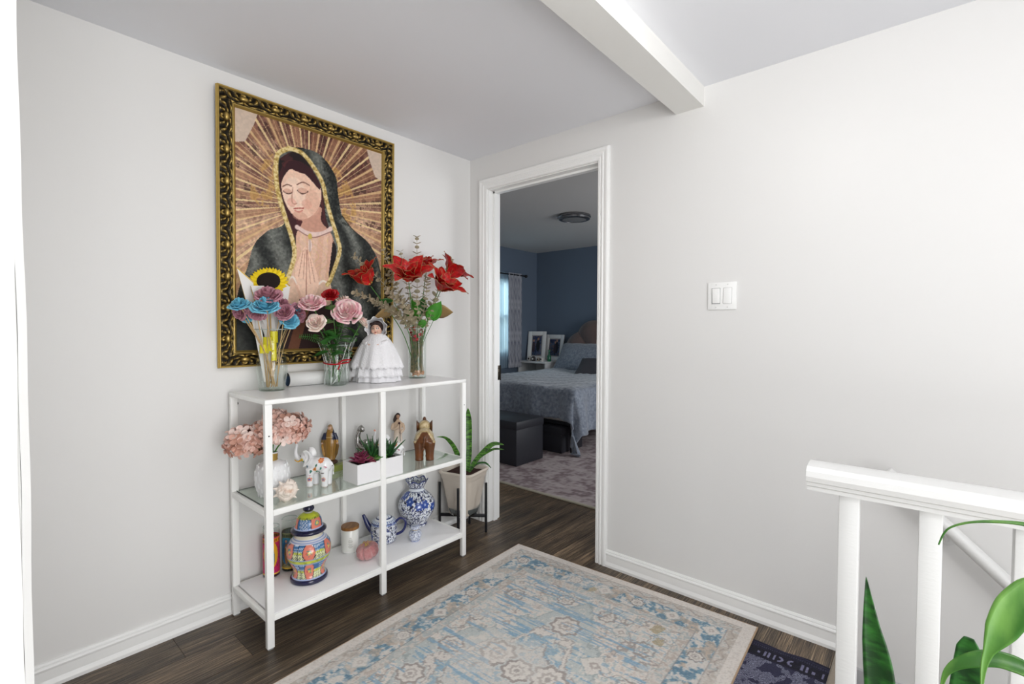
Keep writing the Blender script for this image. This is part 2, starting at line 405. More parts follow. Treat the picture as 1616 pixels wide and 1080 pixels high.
# ---- bedroom shell
M_blue = mat('blue_bedroom_wall', '#6c7a8c', 0.6, bump=(12, .06))
bc = (-2.406, 3.767)
b = B(); wy0, wy1, wz0, wz1 = 2.45, 3.15, 0.85, 1.90
bx(b, bc[0] - .1, bc[0], 0.097, wy0, -0.01, 2.5); bx(b, bc[0] - .1, bc[0], wy1, bc[1], -0.01, 2.5); bx(b, bc[0] - .1, bc[0], wy0, wy1, -0.01, wz0); bx(b, bc[0] - .1, bc[0], wy0, wy1, wz1, 2.5)
struct('wall_bedroom_left', b, M_blue)
b = B(); bx(b, bc[0] - .1, 2.5, bc[1], bc[1] + .1, -0.01, 2.5); struct('wall_bedroom_back', b, M_blue)
b = B(); bx(b, 2.4, 2.5, wt, bc[1], -0.01, 2.5); struct('wall_bedroom_right', b, M_blue)
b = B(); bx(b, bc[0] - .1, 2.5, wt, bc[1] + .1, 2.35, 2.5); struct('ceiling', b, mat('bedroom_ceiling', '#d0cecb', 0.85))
win = thing('window_1', '', ''); 
for k in ('label', 'category'): del win[k]
win['kind'] = 'structure'
b = B(); X = bc[0] - 0.05
for a in ((wy0, wy0 + .05, wz0, wz1), (wy1 - .05, wy1, wz0, wz1), (wy0, wy1, wz0, wz0 + .05), (wy0, wy1, wz1 - .05, wz1), (wy0, wy1, 1.35, 1.39)): bx(b, X - .03, X + .03, *a)
obj('window_frame', b, M_trim, win, False)
b = B(); bx(b, X - .003, X + .003, wy0 + .05, wy1 - .05, wz0 + .05, wz1 - .05); obj('window_pane', b, glass_mat('window_glass'), win, False)

# ------------------------------------------------------------------ large rug (printed pattern, pile edge)
RW, RL = 1.204, 1.83
def rug_paint(co):
    x, y = co[:, 0], -co[:, 1]           # x across 0..RW, y down 0..RL
    n1 = .45 * fbm(x * 34, y * 34, 3) + .55 * fbm(x * 85, y * 85, 33, 3); n1 = (n1 - .5) * 1.35 + .5; n2 = fbm(x * 150, y * 150, 5, 3); n3 = vn(x * 420, y * 420, 8); st = fbm(x * 6, y * 110, 11, 3); st2 = fbm(x * 110, y * 6, 12, 3)
    d = np.minimum(np.minimum(x, RW - x), np.minimum(y, RL - y))
    C = Canvas(x, y, '#ded7d0')
    C.put((n2 > .60), '#c6bbb0', .4)
    nearx = np.minimum(x, RW - x) < np.minimum(y, RL - y)
    s = np.where(nearx, y, x); sL = np.where(nearx, RL, RW)
    wob = (n1 - .5) * 0.012
    dd = d + wob
    # guard stripe with small vine
    g = (d > .045) & (d < .088); C.put(g, '#c9c4bd')
    vine = np.abs((d - .066) - .010 * np.sin(s * 2 * PI / .075)); C.put(g & (vine < .0035) & (n2 > .35), '#8d8078', .8)
    C.put(g & (n1 > .55), '#a89a8c', .55); C.put(g & (n1 < .36), '#98a6a8', .6)
    C.put((np.abs(d - .046) < .0014) | (np.abs(d - .089) < .0014), '#8e857f', .75)
    # main border
    bd = (d > .091) & (d < .185); C.put(bd, '#b9c0c0')
    C.put(bd & (n1 + .25 * n2 > .63), '#4f82a0', .9); C.put(bd & (n1 + .25 * n2 > .74), '#3d6a88', .8); C.put(bd & (n1 < .42), '#d8d2cb', .9); C.put(bd & (fbm(x * 22, y * 22, 21) > .60), '#b39c86', .7)
    C.put((np.abs(d - .186) < .0015), '#7d7e80', .8); 
    C.put((d > .188) & (d < .225), '#cdc7bf'); C.put((d > .188) & (d < .225) & (n1 > .54), '#9aa9ab', .7); C.put((d > .188) & (d < .225) & (n1 < .38), '#a8968a', .6)
    C.put((np.abs(d - .226) < .0015), '#a09a94', .6)
    # rosettes in the border
    def ros(cx, cy, r, ring, core='#d9d4cd'):
        a = np.arctan2(y - cy, x - cx); rr = np.hypot(x - cx, y - cy) * (1 + .10 * np.cos(8 * a)) + (n2 - .5) * .006
        C.put(rr < r * 1.25, '#c8ccca', .8); C.put(rr < r, core); C.put(np.abs(rr - r) < r * .12, ring, .9); C.put(np.abs(rr - r * .45) < r * .10, '#a79d96', .8); C.put(rr < r * .2, ring, .7)
    def dia(cx, cy, r):
        q = np.abs(x - cx) + np.abs(y - cy) + (n2 - .5) * .01
        C.put(q < r * 1.35, '#d8d3cc'); C.put(np.abs(q - r * 1.35) < .003, '#98a5a6'); C.put((q < r * .5), '#a3978f', .8); C.put(q < r * .2, '#d8d3cc')
    k = 0
    for i in range(9):
        cy = .14 + i * (RL - .28) / 8 
        for cx in (.138, RW - .138):
            if (i + (cx > .5)) % 2 == 0: ros(cx, cy, .027, '#6f6663')
            else: dia(cx, cy, .028); 
    for i in range(1, 6):
        cx = .14 + i * (RW - .28) / 6
        for cy in (.138, RL - .138):
            if i % 2: dia(cx, cy, .028)
            else: ros(cx, cy, .027, '#6f6663')
    # field
    f = d > .228
    C.put(f, '#dcd5cd'); C.put(f & (n1 > .57), '#b0bfbf', .7); C.put(f & (n1 < .37), '#bcaea3', .65)
    cx, cy = RW / 2, RL / 2 + .02
    ax, ay = np.abs(x - cx), np.abs(y - cy)
    med = ax / .36 + ay / .60 + .05 * np.sin(ax * 60) * (ay < .5) + (n1 - .5) * .12
    C.put(f & (med < 1.12), '#b3bdbc', .95); C.put(f & (np.abs(med - 1.12) < .018), '#8d9b9d', .8)
    C.put(f & (med < 1.05) & (st > .60) & (fbm(x * 8, y * 8, 77) > .45), '#6f9dba', .8); C.put(f & (med < 1.05) & (n1 > .58), '#d9d4cc', .85)
    C.put(f & (med < .80) & (med > .72), '#d6d0c9'); C.put(f & (np.abs(med - .80) < .012), '#948a86', .8); C.put(f & (np.abs(med - .72) < .01), '#8c8583', .7)
    C.put(f & (med < .70) & (n1 < .44), '#7fa3b8', .8); C.put(f & (med < .55), '#d2cbc3', .8); C.put(f & (med < .55) & (n1 > .56), '#93aebc', .8)
    C.put(f & (np.abs(med - .55) < .012), '#8a8280', .8)
    for sx in (-1, 1):
        for (ox, oy, r, kind) in ((.0, .46, .055, 0), (.20, .33, .045, 1), (.28, .10, .045, 0), (.11, .17, .06, 0), (.30, .52, .04, 0), (.34, .62, .035, 1), (.10, .62, .035, 0), (.0, .14, .05, 0), (.19, .56, .03, 1), (.33, .30, .034, 0)):
            for sy in (-1, 1):
                (dia if kind else ros)(cx + sx * ox, cy + sy * oy, r, *(() if kind else ('#8b807b',)))
    # corner spandrels with vines
    sp = f & (med > 1.2); a = fbm(x * 14, y * 14, 31, 3); C.put(sp & (np.abs(a - .5) < .02), '#8f8580', .8); C.put(sp & (np.abs(a - .42) < .015), '#93a8ac', .8); C.put(sp & (st > .58) & (n1 > .45), '#7da1b8', .7)
    # wear: streaked blue abrash, bare cream and two ochre stains
    C.put(f & (st > .62) & (fbm(x * 5, y * 5, 41) > .5), '#6a9abb', .75); C.put(fbm(x * 7, y * 7, 51) > .60, '#d9d4cd', .45)
    for ex, ey, er in ((.90, .27, .022), (.93, .34, .018), (.55, .165, .016)):
        C.put(np.hypot(x - ex, (y - ey) * .8) + (n1 - .5) * .03 < er, '#9c8a5e', .7)
    C.put(n3 > .74, '#efeae3', .25); C.put(n3 < .24, '#8b8681', .25)
    C.c = C.c * .86 + hx('#efe8df') * .17
    C.put(d < .004, '#b08e6c', .6)
    return C.c
b = B()
NX, NY = 300, 450
V = []; Fc = []
for i in range(NX + 1):
    for j in range(NY + 1):
        x, y = RW * i / NX, RL * j / NY
        e = min(x, RW - x, y, RL - y)
        z = 0.0082 if e > 0.003 else 0.0045
        V.append((x, -y, z + 0.0006 * math.sin(x * 9 + y * 5)))
for i in range(NX):
    for j in range(NY):
        a = i * (NY + 1) + j; Fc.append((a, a + NY + 1, a + NY + 2, a + 1)[::-1])
b.free()
M_rug = mat('rug_pile', attr=True, rough=0.95, bump=(350, 0.8), sheen=0.2)
rug = thing('area_rug', 'large faded cream and blue medallion rug on the dark wood floor', 'rug', (0.503, -0.118, 0), math.radians(2.6))
o = obj('pile', (V, [], Fc), M_rug, rug, True, angle=180); paint(o, rug_paint)
b = B()
bx(b, 0.001, RW - 0.001, -RL + 0.001, -0.001, 0.0012, 0.0042); obj('backing', b, mat('rug_backing', '#a98a68', 0.9), rug, False)
b = B()
for p, q in (((0, 0), (RW, 0)), ((RW, 0), (RW, -RL)), ((0, 0), (0, -RL)), ((0, -RL), (RW, -RL))): tube(b, [(*p, .004), (*q, .004)], 0.0032, 6)
obj('bound_edge', b, mat('rug_binding', '#b99d80', 0.9, bump=(400, .5)), rug)

# ------------------------------------------------------------------ navy doormat, part under the rug
MW, ML = 0.30, 0.80
def mat_paint(co):
    x, y = co[:, 0], -co[:, 1]
    zz = vn(x * 330, y * 330, 4); 
    C = Canvas(x, y, '#15142a')
    inn = (y > .095) & (y < ML - .095) & (x > .0) & (x < MW)
    wv = np.sin((y * 900 + 4 * np.sin(x * 170) + 3 * vn(x * 60, y * 60, 9) * 2)); C.put(inn & (wv > -.1), '#a3a6bd', .85); C.put(inn & (vn(x * 50, y * 50, 2) > .72), '#20203a', .8)
    rb = (y > .018) & (y < .026); C.put(rb & (np.sin(x * 900) > 0), '#4b4a63', .7)
    u = (x + .22)  # band of woven marks
    t = (u % .26); band = (y > .038) & (y < .086)
    C.put(band, '#0d0c1c')
    def m_(q): C.put(band & q, '#8b89a8', .9)
    m_((np.abs(t - .022) < .004) & (np.abs(y - .062) < .006)); m_((np.abs(t - .043) < .003) & (np.abs(y - .062) < .016)); m_((np.abs(t - .056) < .004) & (np.abs(y - .062) < .017))
    m_((np.abs(t - .073) < .003) & (np.abs(y - .062) < .016))
    m_((t > .086) & (np.hypot(t - .086, y - .062) < .017) & (np.hypot(t - .086, y - .062) > .009)); m_((t < .132) & (np.hypot(t - .132, y - .062) < .017) & (np.hypot(t - .132, y - .062) > .009))
    m_((np.abs(t - .162) < .004) & (np.abs(y - .062) < .017)); m_((np.abs(t - .177) < .004) & (np.abs(y - .062) < .017)); m_((np.abs(t - .197) < .005) & (np.abs(y - .066) < .007)); m_((np.abs(t - .225) < .003) & (np.abs(y - .062) < .016))
    C.put((y > .006) & (y < .012), '#2c2b48', .8)
    C.put(zz > .7, '#34344e', .4)
    return C.c
V = []; Fc = []; NX, NY = 210, 260
for i in range(NX + 1):
    for j in range(NY + 1):
        x, y = MW * i / NX, ML * j / NY; wx = max(0, x - .07)
        V.append((x, -y + 0.005 * math.sin((x + .22) * 30), 0.0009 + .0013 * min(1, wx * 20) + 0.004 * (0.5 + 0.5 * math.sin(x * 40 + y * 3)) * min(1, wx * 12) * math.exp(-y * 12)))
for i in range(NX):
    for j in range(NY):
        a = i * (NY + 1) + j; Fc.append((a, a + NY + 1, a + NY + 2, a + 1)[::-1])
dm = obj('doormat', (V, [], Fc), mat('navy_mat', attr=True, rough=0.95, bump=(300, .7)), None, True, loc=(1.685, -0.148, 0), angle=180); paint(dm, mat_paint)
sol = dm.modifiers.new('solid', 'SOLIDIFY'); sol.thickness = 0.0008; sol.offset = -1
tag(dm, 'navy woven doormat with a marked band, tucked under the corner of the large rug', 'doormat')

# ------------------------------------------------------------------ shelf unit
SX0, SX1, SY0, SY1, ST = 0.0275, 0.3766, -1.407, -0.397, 0.934
sh = thing('shelf_unit', 'white metal console shelf with a glass middle shelf against the left wall', 'shelf', (SX0, SY0, 0))
sd, sl = SX1 - SX0, SY1 - SY0
def part(name, boxes, m, parent, bev=0.0015):
    b = B()
    for q in boxes: bx(b, *q, bev)
    return obj(name, b, m, parent)
for (px, py) in ((sd - .02, 0), (sd - .02, sl / 2 - .013), (sd - .02, sl - .026), (0, 0), (0, sl / 2 - .010), (0, sl - .026)):
    wy = .026 if px > 0 or py != sl / 2 - .010 else .020
    o = part('post', [(px, px + .02, py, py + wy, 0.006, ST - .018)], M_shelfw, sh)
    part('foot', [(px + .003, px + .017, py + .004, py + wy - .004, 0.0, 0.007)], mat('grey_plastic_foot', '#8f918f', .5), o, 0)
part('top_panel', [(0.0, sd, 0.0, sl, ST - .018, ST - .0005)], M_shelfw, sh, 0.002)
part('top_panel_inset', [(0.02, sd - .012, 0.022, sl - .022, ST - .0006, ST)], M_board, sh, 0)
for z, zt_ in ((0.500, 0.522), (0.105, 0.128)):
    part('rail', [(sd - .02, sd, .026, sl / 2 - .013, z, zt_)], M_shelfw, sh); part('rail', [(sd - .02, sd, sl / 2 + .013, sl - .026, z, zt_)], M_shelfw, sh)
    part('rail', [(0, .016, .026, sl - .026, z, zt_)], M_shelfw, sh)
    part('rail', [(.02, sd - .02, 0, .016, z, zt_)], M_shelfw, sh); part('rail', [(.02, sd - .02, sl - .016, sl, z, zt_)], M_shelfw, sh)
part('glass_shelf', [(.016, sd - .006, .018, sl - .018, .5205, .525)], glass_mat('shelf_glass', '#eef3ee', refl=1.5), sh, 0)
part('glass_edge', [(.0155, sd - .0055, .0172, .0182, .5200, .5252), (.0155, .0165, .018, sl - .018, .5200, .5252)], mat('green_glass_edge', '#3c4a43', .2), sh, 0)
part('bottom_shelf', [(.018, sd - .006, .020, sl - .020, .122, .130)], M_board, sh, 0.001)
M_scr = mat('dark_screw', '#1d1d1f', .4, metal=.6)
for (px, py, z) in ((sd + .0005, .013, .80), (sd + .0005, sl - .013, .80)): b = B(); lathe(b, [(.0025, -.001), (.0025, .0006)], 12, (px, py, z), mt=rotto((1, 0, 0)).to_4x4()); obj('screw', b, M_scr, sh)
b = B(); lathe(b, [(.0055, -.001), (.0055, .004), (.003, .005)], 12, (.010, .0265, .885), mt=rotto((0, 1, 0)).to_4x4()); obj('screw', b, M_scr, sh)

# ------------------------------------------------------------------ big gilt picture
pic = thing('framed_picture', 'large print of a veiled praying woman in an ornate gold and black frame', 'picture', (0.004, -1.4415, 1.032))
pic.rotation_euler = (0, math.radians(1.0), 0)
PWd, PHt, FW = 0.842, 1.140, 0.074
def relief(s, t):
    """s along, t across 0..1 from the outer edge in; returns height(m) and gold amount"""
    if t < .13: return 0.020 + .005 * math.sin(t / .13 * PI), 1.0
    if t > .80:
        q = (t - .80) / .20; return 0.021 - .012 * q + .002 * math.sin(q * PI * 2), .92
    if t < .17 or t > .765: return 0.012, .12
    P = .128; p = (s / P) % 1.0; q = (t - .465) / .30
    dx, dy = (p - .5) * 2.0, q * .62
    r = math.hypot(dx, dy)
    if r < .34: return 0.017 + .015 * math.sqrt(max(0, 1 - (r / .34) ** 2)), .25 + .75 * min(1, 1.6 * (1 - r / .34))
    th = math.atan2(dy, dx)
    rib = math.sin(th * 7 + (2.0 if dx > 0 else -2.0) * r * 5.5) * .5 + .5
    ridge = max(0, rib - .35) / .65
    lobes = .62 + .38 * math.sin(r * 17)
    h = ridge * lobes
    return 0.013 + .010 * h, min(1, .05 + 1.25 * h)
def frame_side(n, Ls, a, d, inn):
    """a: start corner(y,z) d: unit along, inn: unit inward"""
    NS, NT = int(Ls / .0022), 26; V = []; C = []; Fc = []
    for i in range(NS + 1):
        for j in range(NT + 1):
            t = j / NT; off = t * FW; s0 = Ls * i / NS; s = off + (Ls - 2 * off) * i / NS
            h, g = relief(s0 if False else s - Ls / 2 + 40 * .128, t)
            if j == 0: h = 0.004
            if j == NT: h = 0.004
            V.append((h, a[0] + d[0] * s + inn[0] * off, a[1] + d[1] * s + inn[1] * off)); C.append(g)
    for i in range(NS):
        for j in range(NT):
            q = i * (NT + 1) + j; Fc.append((q, q + 1, q + NT + 2, q + NT + 1))
    o = obj('frame_moulding', (V, [], Fc), M_gilt, pic, True, angle=180)
    g = np.array(C)[:, None]; me = o.data
    c = hx('#14100a') * (1 - g) + hx('#c2a45c') * g
    c = np.where(c > 0.04045, ((c + 0.055) / 1.055) ** 2.4, c / 12.92)
    at_ = me.color_attributes.new('Col', 'FLOAT_COLOR', 'POINT'); at_.data.foreach_set('color', np.concatenate([c, np.ones((len(c), 1))], 1).astype(np.float32).ravel())
M_gilt = mat('antique_gilt', attr=True, rough=0.34, metal=0.75)
frame_side(0, PHt, (0, 0), (0, 1), (1, 0)); frame_side(1, PWd, (0, PHt), (1, 0), (0, -1)); frame_side(2, PHt, (PWd, PHt), (0, -1), (-1, 0)); frame_side(3, PWd, (PWd, 0), (-1, 0), (0, 1))
b = B(); bx(b, 0.0, 0.008, 0.002, PWd - .002, 0.002, PHt - .002); obj('frame_back', b, mat('dark_frame_edge', '#3a3226', .5), pic, False)

def portrait(co):
    iw, ih = PWd - 2 * FW, PHt - 2 * FW
    u = (co[:, 1] - FW) / iw; v = (co[:, 2] - FW) / ih
    n = fbm(u * 30, v * 42, 2); n2 = fbm(u * 90, v * 120, 3); n5 = fbm(u * 6, v * 8, 5)
    cx, cy = .437, .66; ar = ih / iw
    r = np.hypot(u - cx, (v - cy) * ar); th = np.arctan2((v - cy) * ar, u - cx)
    # red-brown ground that lightens downwards and away from the head
    k = np.clip(1.5 - v * 1.25 + (n5 - .5) * 1.0 + (n - .5) * .8 + (r - .35) * .3, 0, 1)[:, None]
    c = hx('#47201c') * (1 - k) + hx('#cda88c') * k
    c = c * (.80 + .4 * n2[:, None])
    C = Canvas(u, v, c)
    C.put((n > .62) & (v > .6), '#2b1210', .6)
    # radiating gold rays, bundled
    for m_, ph, w_, a_ in ((48, 0., .26, .85), (96, .8, .12, .6)):
        q = (np.sin(th * m_ + ph + .6 * np.sin(th * 7)) + 1) / 2; C.put((q < w_ * .35) & (r > .14), '#ecd29c', a_)
    q = (np.sin(th * 22 + 1.0) + 1) / 2; C.put((q > .62) & (r > .2), '#b98963', .42)
    C.put((r < .36) & (r > .10) & (n > .50) & (v > .62), '#c79a52', .6)
    bl = [(-.02, 1.02), (.13, 1.02), (.10, .955), (.085, .93), (.05, .875), (-.02, .86)]; C.poly(bl, '#cdb8a6'); C.poly([(1 - a, z_) for a, z_ in bl], '#cdb8a6')
    # mantle
    mantle = smooth_path([(.316, .90), (.448, .918), (.549, .897), (.636, .825), (.654, .744), (.686, .643), (.764, .587), (.912, .516), (1.0, .385), (1.02, -.04), (-.03, -.02), (-.001, .221), (.057, .345), (.098, .448), (.176, .515), (.283, .565), (.238, .697), (.228, .831)], 6, True)
    im = C.inp(mantle)
    fold = (np.sin(u * 34 + v * 8 + 5 * n5) * .5 + .5) * .55 + n2 * .45
    kk = np.clip(fold * 1.35 - .25, 0, 1)[:, None]
    C.put(im, '#131a1b'); mc = hx('#171a18') * (1 - kk) + hx('#7f817a') * kk; mk = im[:, None]; C.c = np.where(mk, mc, C.c)
    hood = im & (v > .60) & (u > .55); C.put(hood & (n2 < .5), '#0f1413', .5)
    C.put(im, '#1a1c1a', np.clip((.32 - v) * 3.2, 0, .6) * (u < .6)); C.put(im & (v < .24) & (u > .28) & (u < .66), '#2a0f0e', .9)
    C.put(im & (v < .22) & (np.abs(u - .42 - (.2 - v) * -.4) < .035), '#7a4c33', .8)
    inner = smooth_path([(.283, .861), (.356, .889), (.44, .856), (.516, .768), (.55, .655), (.605, .536), (.642, .462), (.565, .313), (.30, .30), (.349, .412), (.319, .513), (.292, .594), (.249, .709), (.248, .821)], 6, True)
    C.poly(inner, '#1b0f10')
    # hair
    C.poly(smooth_path([(.31, .845), (.25, .77), (.25, .69), (.30, .58), (.36, .50), (.40, .53), (.40, .63), (.50, .66), (.53, .57), (.56, .62), (.53, .76), (.44, .84)], 6, True), '#3b1519'); C.put(C.inp(inner) & (fold > .58) & (v > .5), '#5e2a2a', .5)
    C.poly(smooth_path([(.385, .62), (.525, .666), (.53, .60), (.60, .55), (.60, .50), (.367, .50), (.40, .58)], 5, True), '#c99681')
    face = smooth_path([(.314, .805), (.268, .745), (.268, .701), (.287, .654), (.327, .613), (.385, .589), (.462, .615), (.515, .665), (.532, .727), (.508, .773), (.438, .797), (.363, .803)], 6, True)
    C.poly(face, '#eec6ae'); fm = C.inp(face)
    C.ell(.35, .70, .075, .075, '#f6dac6', .6); C.ell(.47, .68, .05, .06, '#dcab93', .5, .3); C.ell(.385, .605, .05, .02, '#c9937d', .5)
    C.ell(.33, .66, .03, .02, '#e2a592', .6); C.ell(.43, .665, .035, .022, '#dd9f8b', .5)
    C.poly(smooth_path([(.31, .84), (.268, .755), (.30, .79), (.33, .808), (.42, .80), (.52, .745), (.50, .80), (.42, .845)], 5, True), '#34131a')
    for P_, w_, col in (([(.273, .722), (.30, .735), (.328, .733)], .004, '#6a4034'), ([(.365, .745), (.405, .762), (.448, .754)], .004, '#6a4034'), ([(.278, .703), (.304, .696), (.331, .704)], .0055, '#4a2a24'), ([(.37, .719), (.40, .709), (.436, .724)], .0055, '#4a2a24'),
                        ([(.338, .728), (.331, .67), (.345, .655), (.364, .660)], .003, '#b27c68'), ([(.345, .634), (.375, .640), (.408, .644)], .0045, '#a8473f'), ([(.352, .626), (.378, .624), (.40, .632)], .005, '#cf7f73')):
        C.line(smooth_path(P_, 5), w_, col, .85, ar)
    C.ell(.304, .708, .026, .010, '#d9aa94', .9, .05); C.ell(.402, .724, .032, .012, '#d9aa94', .9, .1)
    # dress, collar, hands, cuffs
    C.poly(smooth_path([(.367, .535), (.47, .52), (.586, .553), (.61, .50), (.583, .332), (.60, .235), (.30, .235), (.314, .30), (.357, .412)], 5, True), '#dcb098')
    dm_ = (v < .535) & (v > .235) & (u > .31) & (u < .62); C.put(dm_ & C.inp([(.36, .53), (.59, .55), (.60, .24), (.31, .24)]) & (np.abs(np.sin(u * 40 + 3 * n5)) > .8), '#e6c3ac', .7)
    lace = np.abs(np.sin(u * 55 + 3 * np.sin(v * 40))) < .12; C.put(C.inp([(.36, .52), (.58, .54), (.58, .30), (.34, .30)]) & lace, '#dcc07c', .6)
    C.line(smooth_path([(.365, .553), (.42, .535), (.48, .532), (.55, .545), (.60, .572)], 6), .016, '#e3c7bd', 1, ar); C.line(smooth_path([(.37, .541), (.43, .522), (.49, .519), (.60, .557)], 6), .004, '#8b5f55', .8, ar)
    C.ell(.452, .520, .014, .014, '#c9ae5c'); C.ell(.452, .478, .013, .03, '#e6cfc5'); C.line([(.452, .505), (.452, .45)], .003, '#8a6a60', .6, ar)
    C.poly(smooth_path([(.30, .305), (.33, .31), (.375, .24), (.37, .17), (.31, .18), (.28, .25)], 5, True), '#ddb9a0'); C.poly(smooth_path([(.51, .29), (.56, .315), (.60, .30), (.60, .21), (.47, .20), (.46, .24)], 5, True), '#ddb9a0')
    C.line(smooth_path([(.30, .305), (.335, .325), (.365, .295)], 5), .007, '#f0e2d6', 1, ar); C.line(smooth_path([(.505, .295), (.545, .318), (.59, .30)], 5), .007, '#f0e2d6', 1, ar)
    C.poly(smooth_path([(.408, .462), (.374, .405), (.350, .361), (.358, .306), (.395, .245), (.44, .215), (.485, .245), (.512, .297), (.498, .356), (.462, .415), (.43, .465)], 6, True), '#f0cab2')
    for a_, b_ in (((.405, .45), (.375, .33)), ((.418, .455), (.405, .32)), ((.435, .455), (.455, .30)), ((.452, .42), (.485, .31))): C.line([a_, b_], .0028, '#b98471', .7, ar)
    C.line([(.43, .455), (.425, .24)], .0032, '#a7705e', .8, ar)
    # gold borders of the mantle
    for P_ in ([(.316, .898), (.252, .866), (.232, .819), (.240, .708), (.288, .588), (.335, .49), (.345, .412), (.292, .298)], [(.316, .898), (.397, .893), (.469, .85), (.539, .781), (.569, .696), (.606, .618), (.648, .532), (.665, .464), (.60, .332), (.575, .301)]):
        sp_ = smooth_path(P_, 8); C.line(sp_, .0155, '#cdb169', 1, ar); dd = C.dist(sp_, ar); C.put((dd < .014) & (n2 > .52), '#eadcae', .6); C.put((dd < .014) & (n2 < .38), '#937536', .6)
    C.line(smooth_path([(.686, .643), (.764, .587), (.912, .516), (1.0, .385)], 6), .004, '#0f1312', .8, ar)
    C.c = C.c * (.93 + .14 * n2[:, None])
    return C.c
b = B(); NU, NV = 280, 400; V = []; Fc = []
b.free()
for i in range(NU + 1):
    for j in range(NV + 1): V.append((0.0092, FW - .004 + (PWd - 2 * FW + .008) * i / NU, FW - .004 + (PHt - 2 * FW + .008) * j / NV))
for i in range(NU):
    for j in range(NV):
        q = i * (NV + 1) + j; Fc.append((q, q + NV + 1, q + NV + 2, q + 1))
o = obj('print', (V, [], Fc), mat('canvas_print', attr=True, rough=0.5, spec=.3), pic, True, angle=180); paint(o, portrait)

# ------------------------------------------------------------------ wall switch
sw = thing('light_switch', 'white double rocker light switch plate on the right wall', 'switch', (1.531, 0, 1.339))
b = B(); box(b, (0, -0.0035, 0), (0.116, 0.007, 0.116), 0.002); obj('switch_plate', b, M_trim, sw)
b = B(); box(b, (-.0235, -.0075, 0), (.035, .002, .068)); obj('rocker_frame', b, mat('switch_gap', '#8e8f8e', .5), sw, False)
b = B(); box(b, (.0235, -.0072, 0), (.035, .0012, .068)); obj('rocker_frame', b, mat('switch_gap2', '#b3b3b2', .5), sw, False)
b = B(); box(b, (-.0225, -.0095, .001), (.031, .006, .063), .001, Matrix.Rotation(math.radians(5), 3, 'X')); obj('rocker', b, M_trim, sw)
b = B(); box(b, (.0235, -.0085, 0), (.033, .004, .066), .001, Matrix.Rotation(math.radians(-2), 3, 'X')); obj('rocker', b, M_trim, sw)
M_ws = mat('white_screw', '#dcdcda', .4)
for sx in (-.0235, .0235):
    for sz in (-.048, .048): b = B(); lathe(b, [(.003, -.001), (.003, .0012), (.001, .0016)], 10, (sx, -.0068, sz), mt=rotto((0, -1, 0)).to_4x4()); obj('screw', b, M_ws, sw)

# ------------------------------------------------------------------ railing and handrail
ra = thing('stair_railing', 'white painted wooden railing with square balusters beside the stairwell', 'railing', (2.0, -0.85, 0))
RP = [(-.030, .834), (.030, .834), (.030, .842), (.036, .846), (.036, .853), (.044, .857), (.047, .868), (.044, .880), (.034, .889), (.012, .894), (-.012, .894), (-.034, .889), (-.044, .880), (-.047, .868), (-.044, .857), (-.036, .853), (-.036, .846), (-.030, .842)]
b = B(); extr(b, RP, (0.0, 0, 0), (1.6, 0, 0), (0, -1, 0)); obj('top_rail', b, M_rail, ra, True, angle=25)
for k in range(11):
    b = B(); xx = .078 + k * .1365; bx(b, xx - .0185, xx + .0185, -.0185, .0185, -0.02 if k else -0.02, .835, 0.0022); obj('baluster', b, M_rail, ra)
hr = thing('handrail', 'round white handrail descending along the stair wall behind the railing', 'handrail', (2.10, -0.07, 0.715))
b = B(); dv = Vector((1, 0, -.95)).normalized(); tube(b, [(0, 0, 0), Vector((0, 0, 0)) + dv * .003, dv * 2.4], [.017, .0205, .0205], 20); obj('rail_bar', b, M_rail, hr)
for s_ in (.22, 1.3, 2.1):
    p = dv * s_; b = B(); tube(b, sp3([p + Vector((0, .005, -.018)), p + Vector((0, .02, -.05)), p + Vector((0, .068, -.055))], 5), .006, 8); lathe(b, [(.026, 0), (.026, .004), (.012, .007)], 16, p + Vector((0, .0695, -.055)), mt=rotto((0, -1, 0)).to_4x4()); obj('bracket', b, M_rail, hr)

# ================================================================== BEDROOM
M_quilt = mat('grey_velvet_quilt', '#727b8a', 0.75, bump=(34, 1.0), sheen=0.6, var=(38, '#98a1af', .35, .68))
bed = thing('bed', 'bed with a rumpled blue-grey velvet quilt and a tufted brown headboard', 'bed', (-1.83, 1.65, 0))
b = B(); bx(b, .03, 1.49, .05, 2.0, .262, .30, .01); obj('bed_base', b, mat('dark_bed_base', '#24252b', .8), bed)
for px, py in ((.07, .07), (1.46, .07), (1.46, 1.9)):
    b = B(); tube(b, [(px, py, 0), (px, py, .27)], [.022, .03], 10); obj('leg', b, M_black, bed)
b = B(); bx(b, 0, 1.52, 0, 2.02, .30, .60, .05); obj('mattress', b, mat('mattress_ticking', '#c9c5c2', .8), bed)
def quilt(u, v):
    # u across (left..right), v from foot hem over the bed to the pillows
    Wq = 1.52
    hemL = .20; hemR = .42; hemF = .31 + .03 * math.sin(u * 3 + 2) + (.28 * max(0, (u - .72) / .28) ** 2)
    s = (u - .0) * (Wq + hemL + hemR) - hemL; t = v * (2.02 + hemF) - hemF
    r = .05
    zx = 0; x = s; y = t; z = .625
    if s < 0: x = -.012 - .01 * math.sin(t * 17); z += s
    elif s > Wq: d = s - Wq; x = Wq + .012 + .05 * math.sin(t * 15 + 1) * min(1, d * 4) + .1 * d; z -= d
    if t < 0: y = -.015 + t * .10 - .018 * math.sin(s * 13) * min(1, -t * 6) - .008 * math.sin(s * 31) * min(1, -t * 6); z += t
    if 0 <= s <= Wq and t >= 0:
        e = min(s, Wq - s, t); z -= .03 * math.exp(-e / .03)
        z += .008 * math.sin(s * 9 + t * 4) + .006 * math.sin(s * 23 - t * 13)
    z += .004 * math.sin(s * 60) * math.sin(t * 60)
    return Vector((x, y, max(z, .03)))
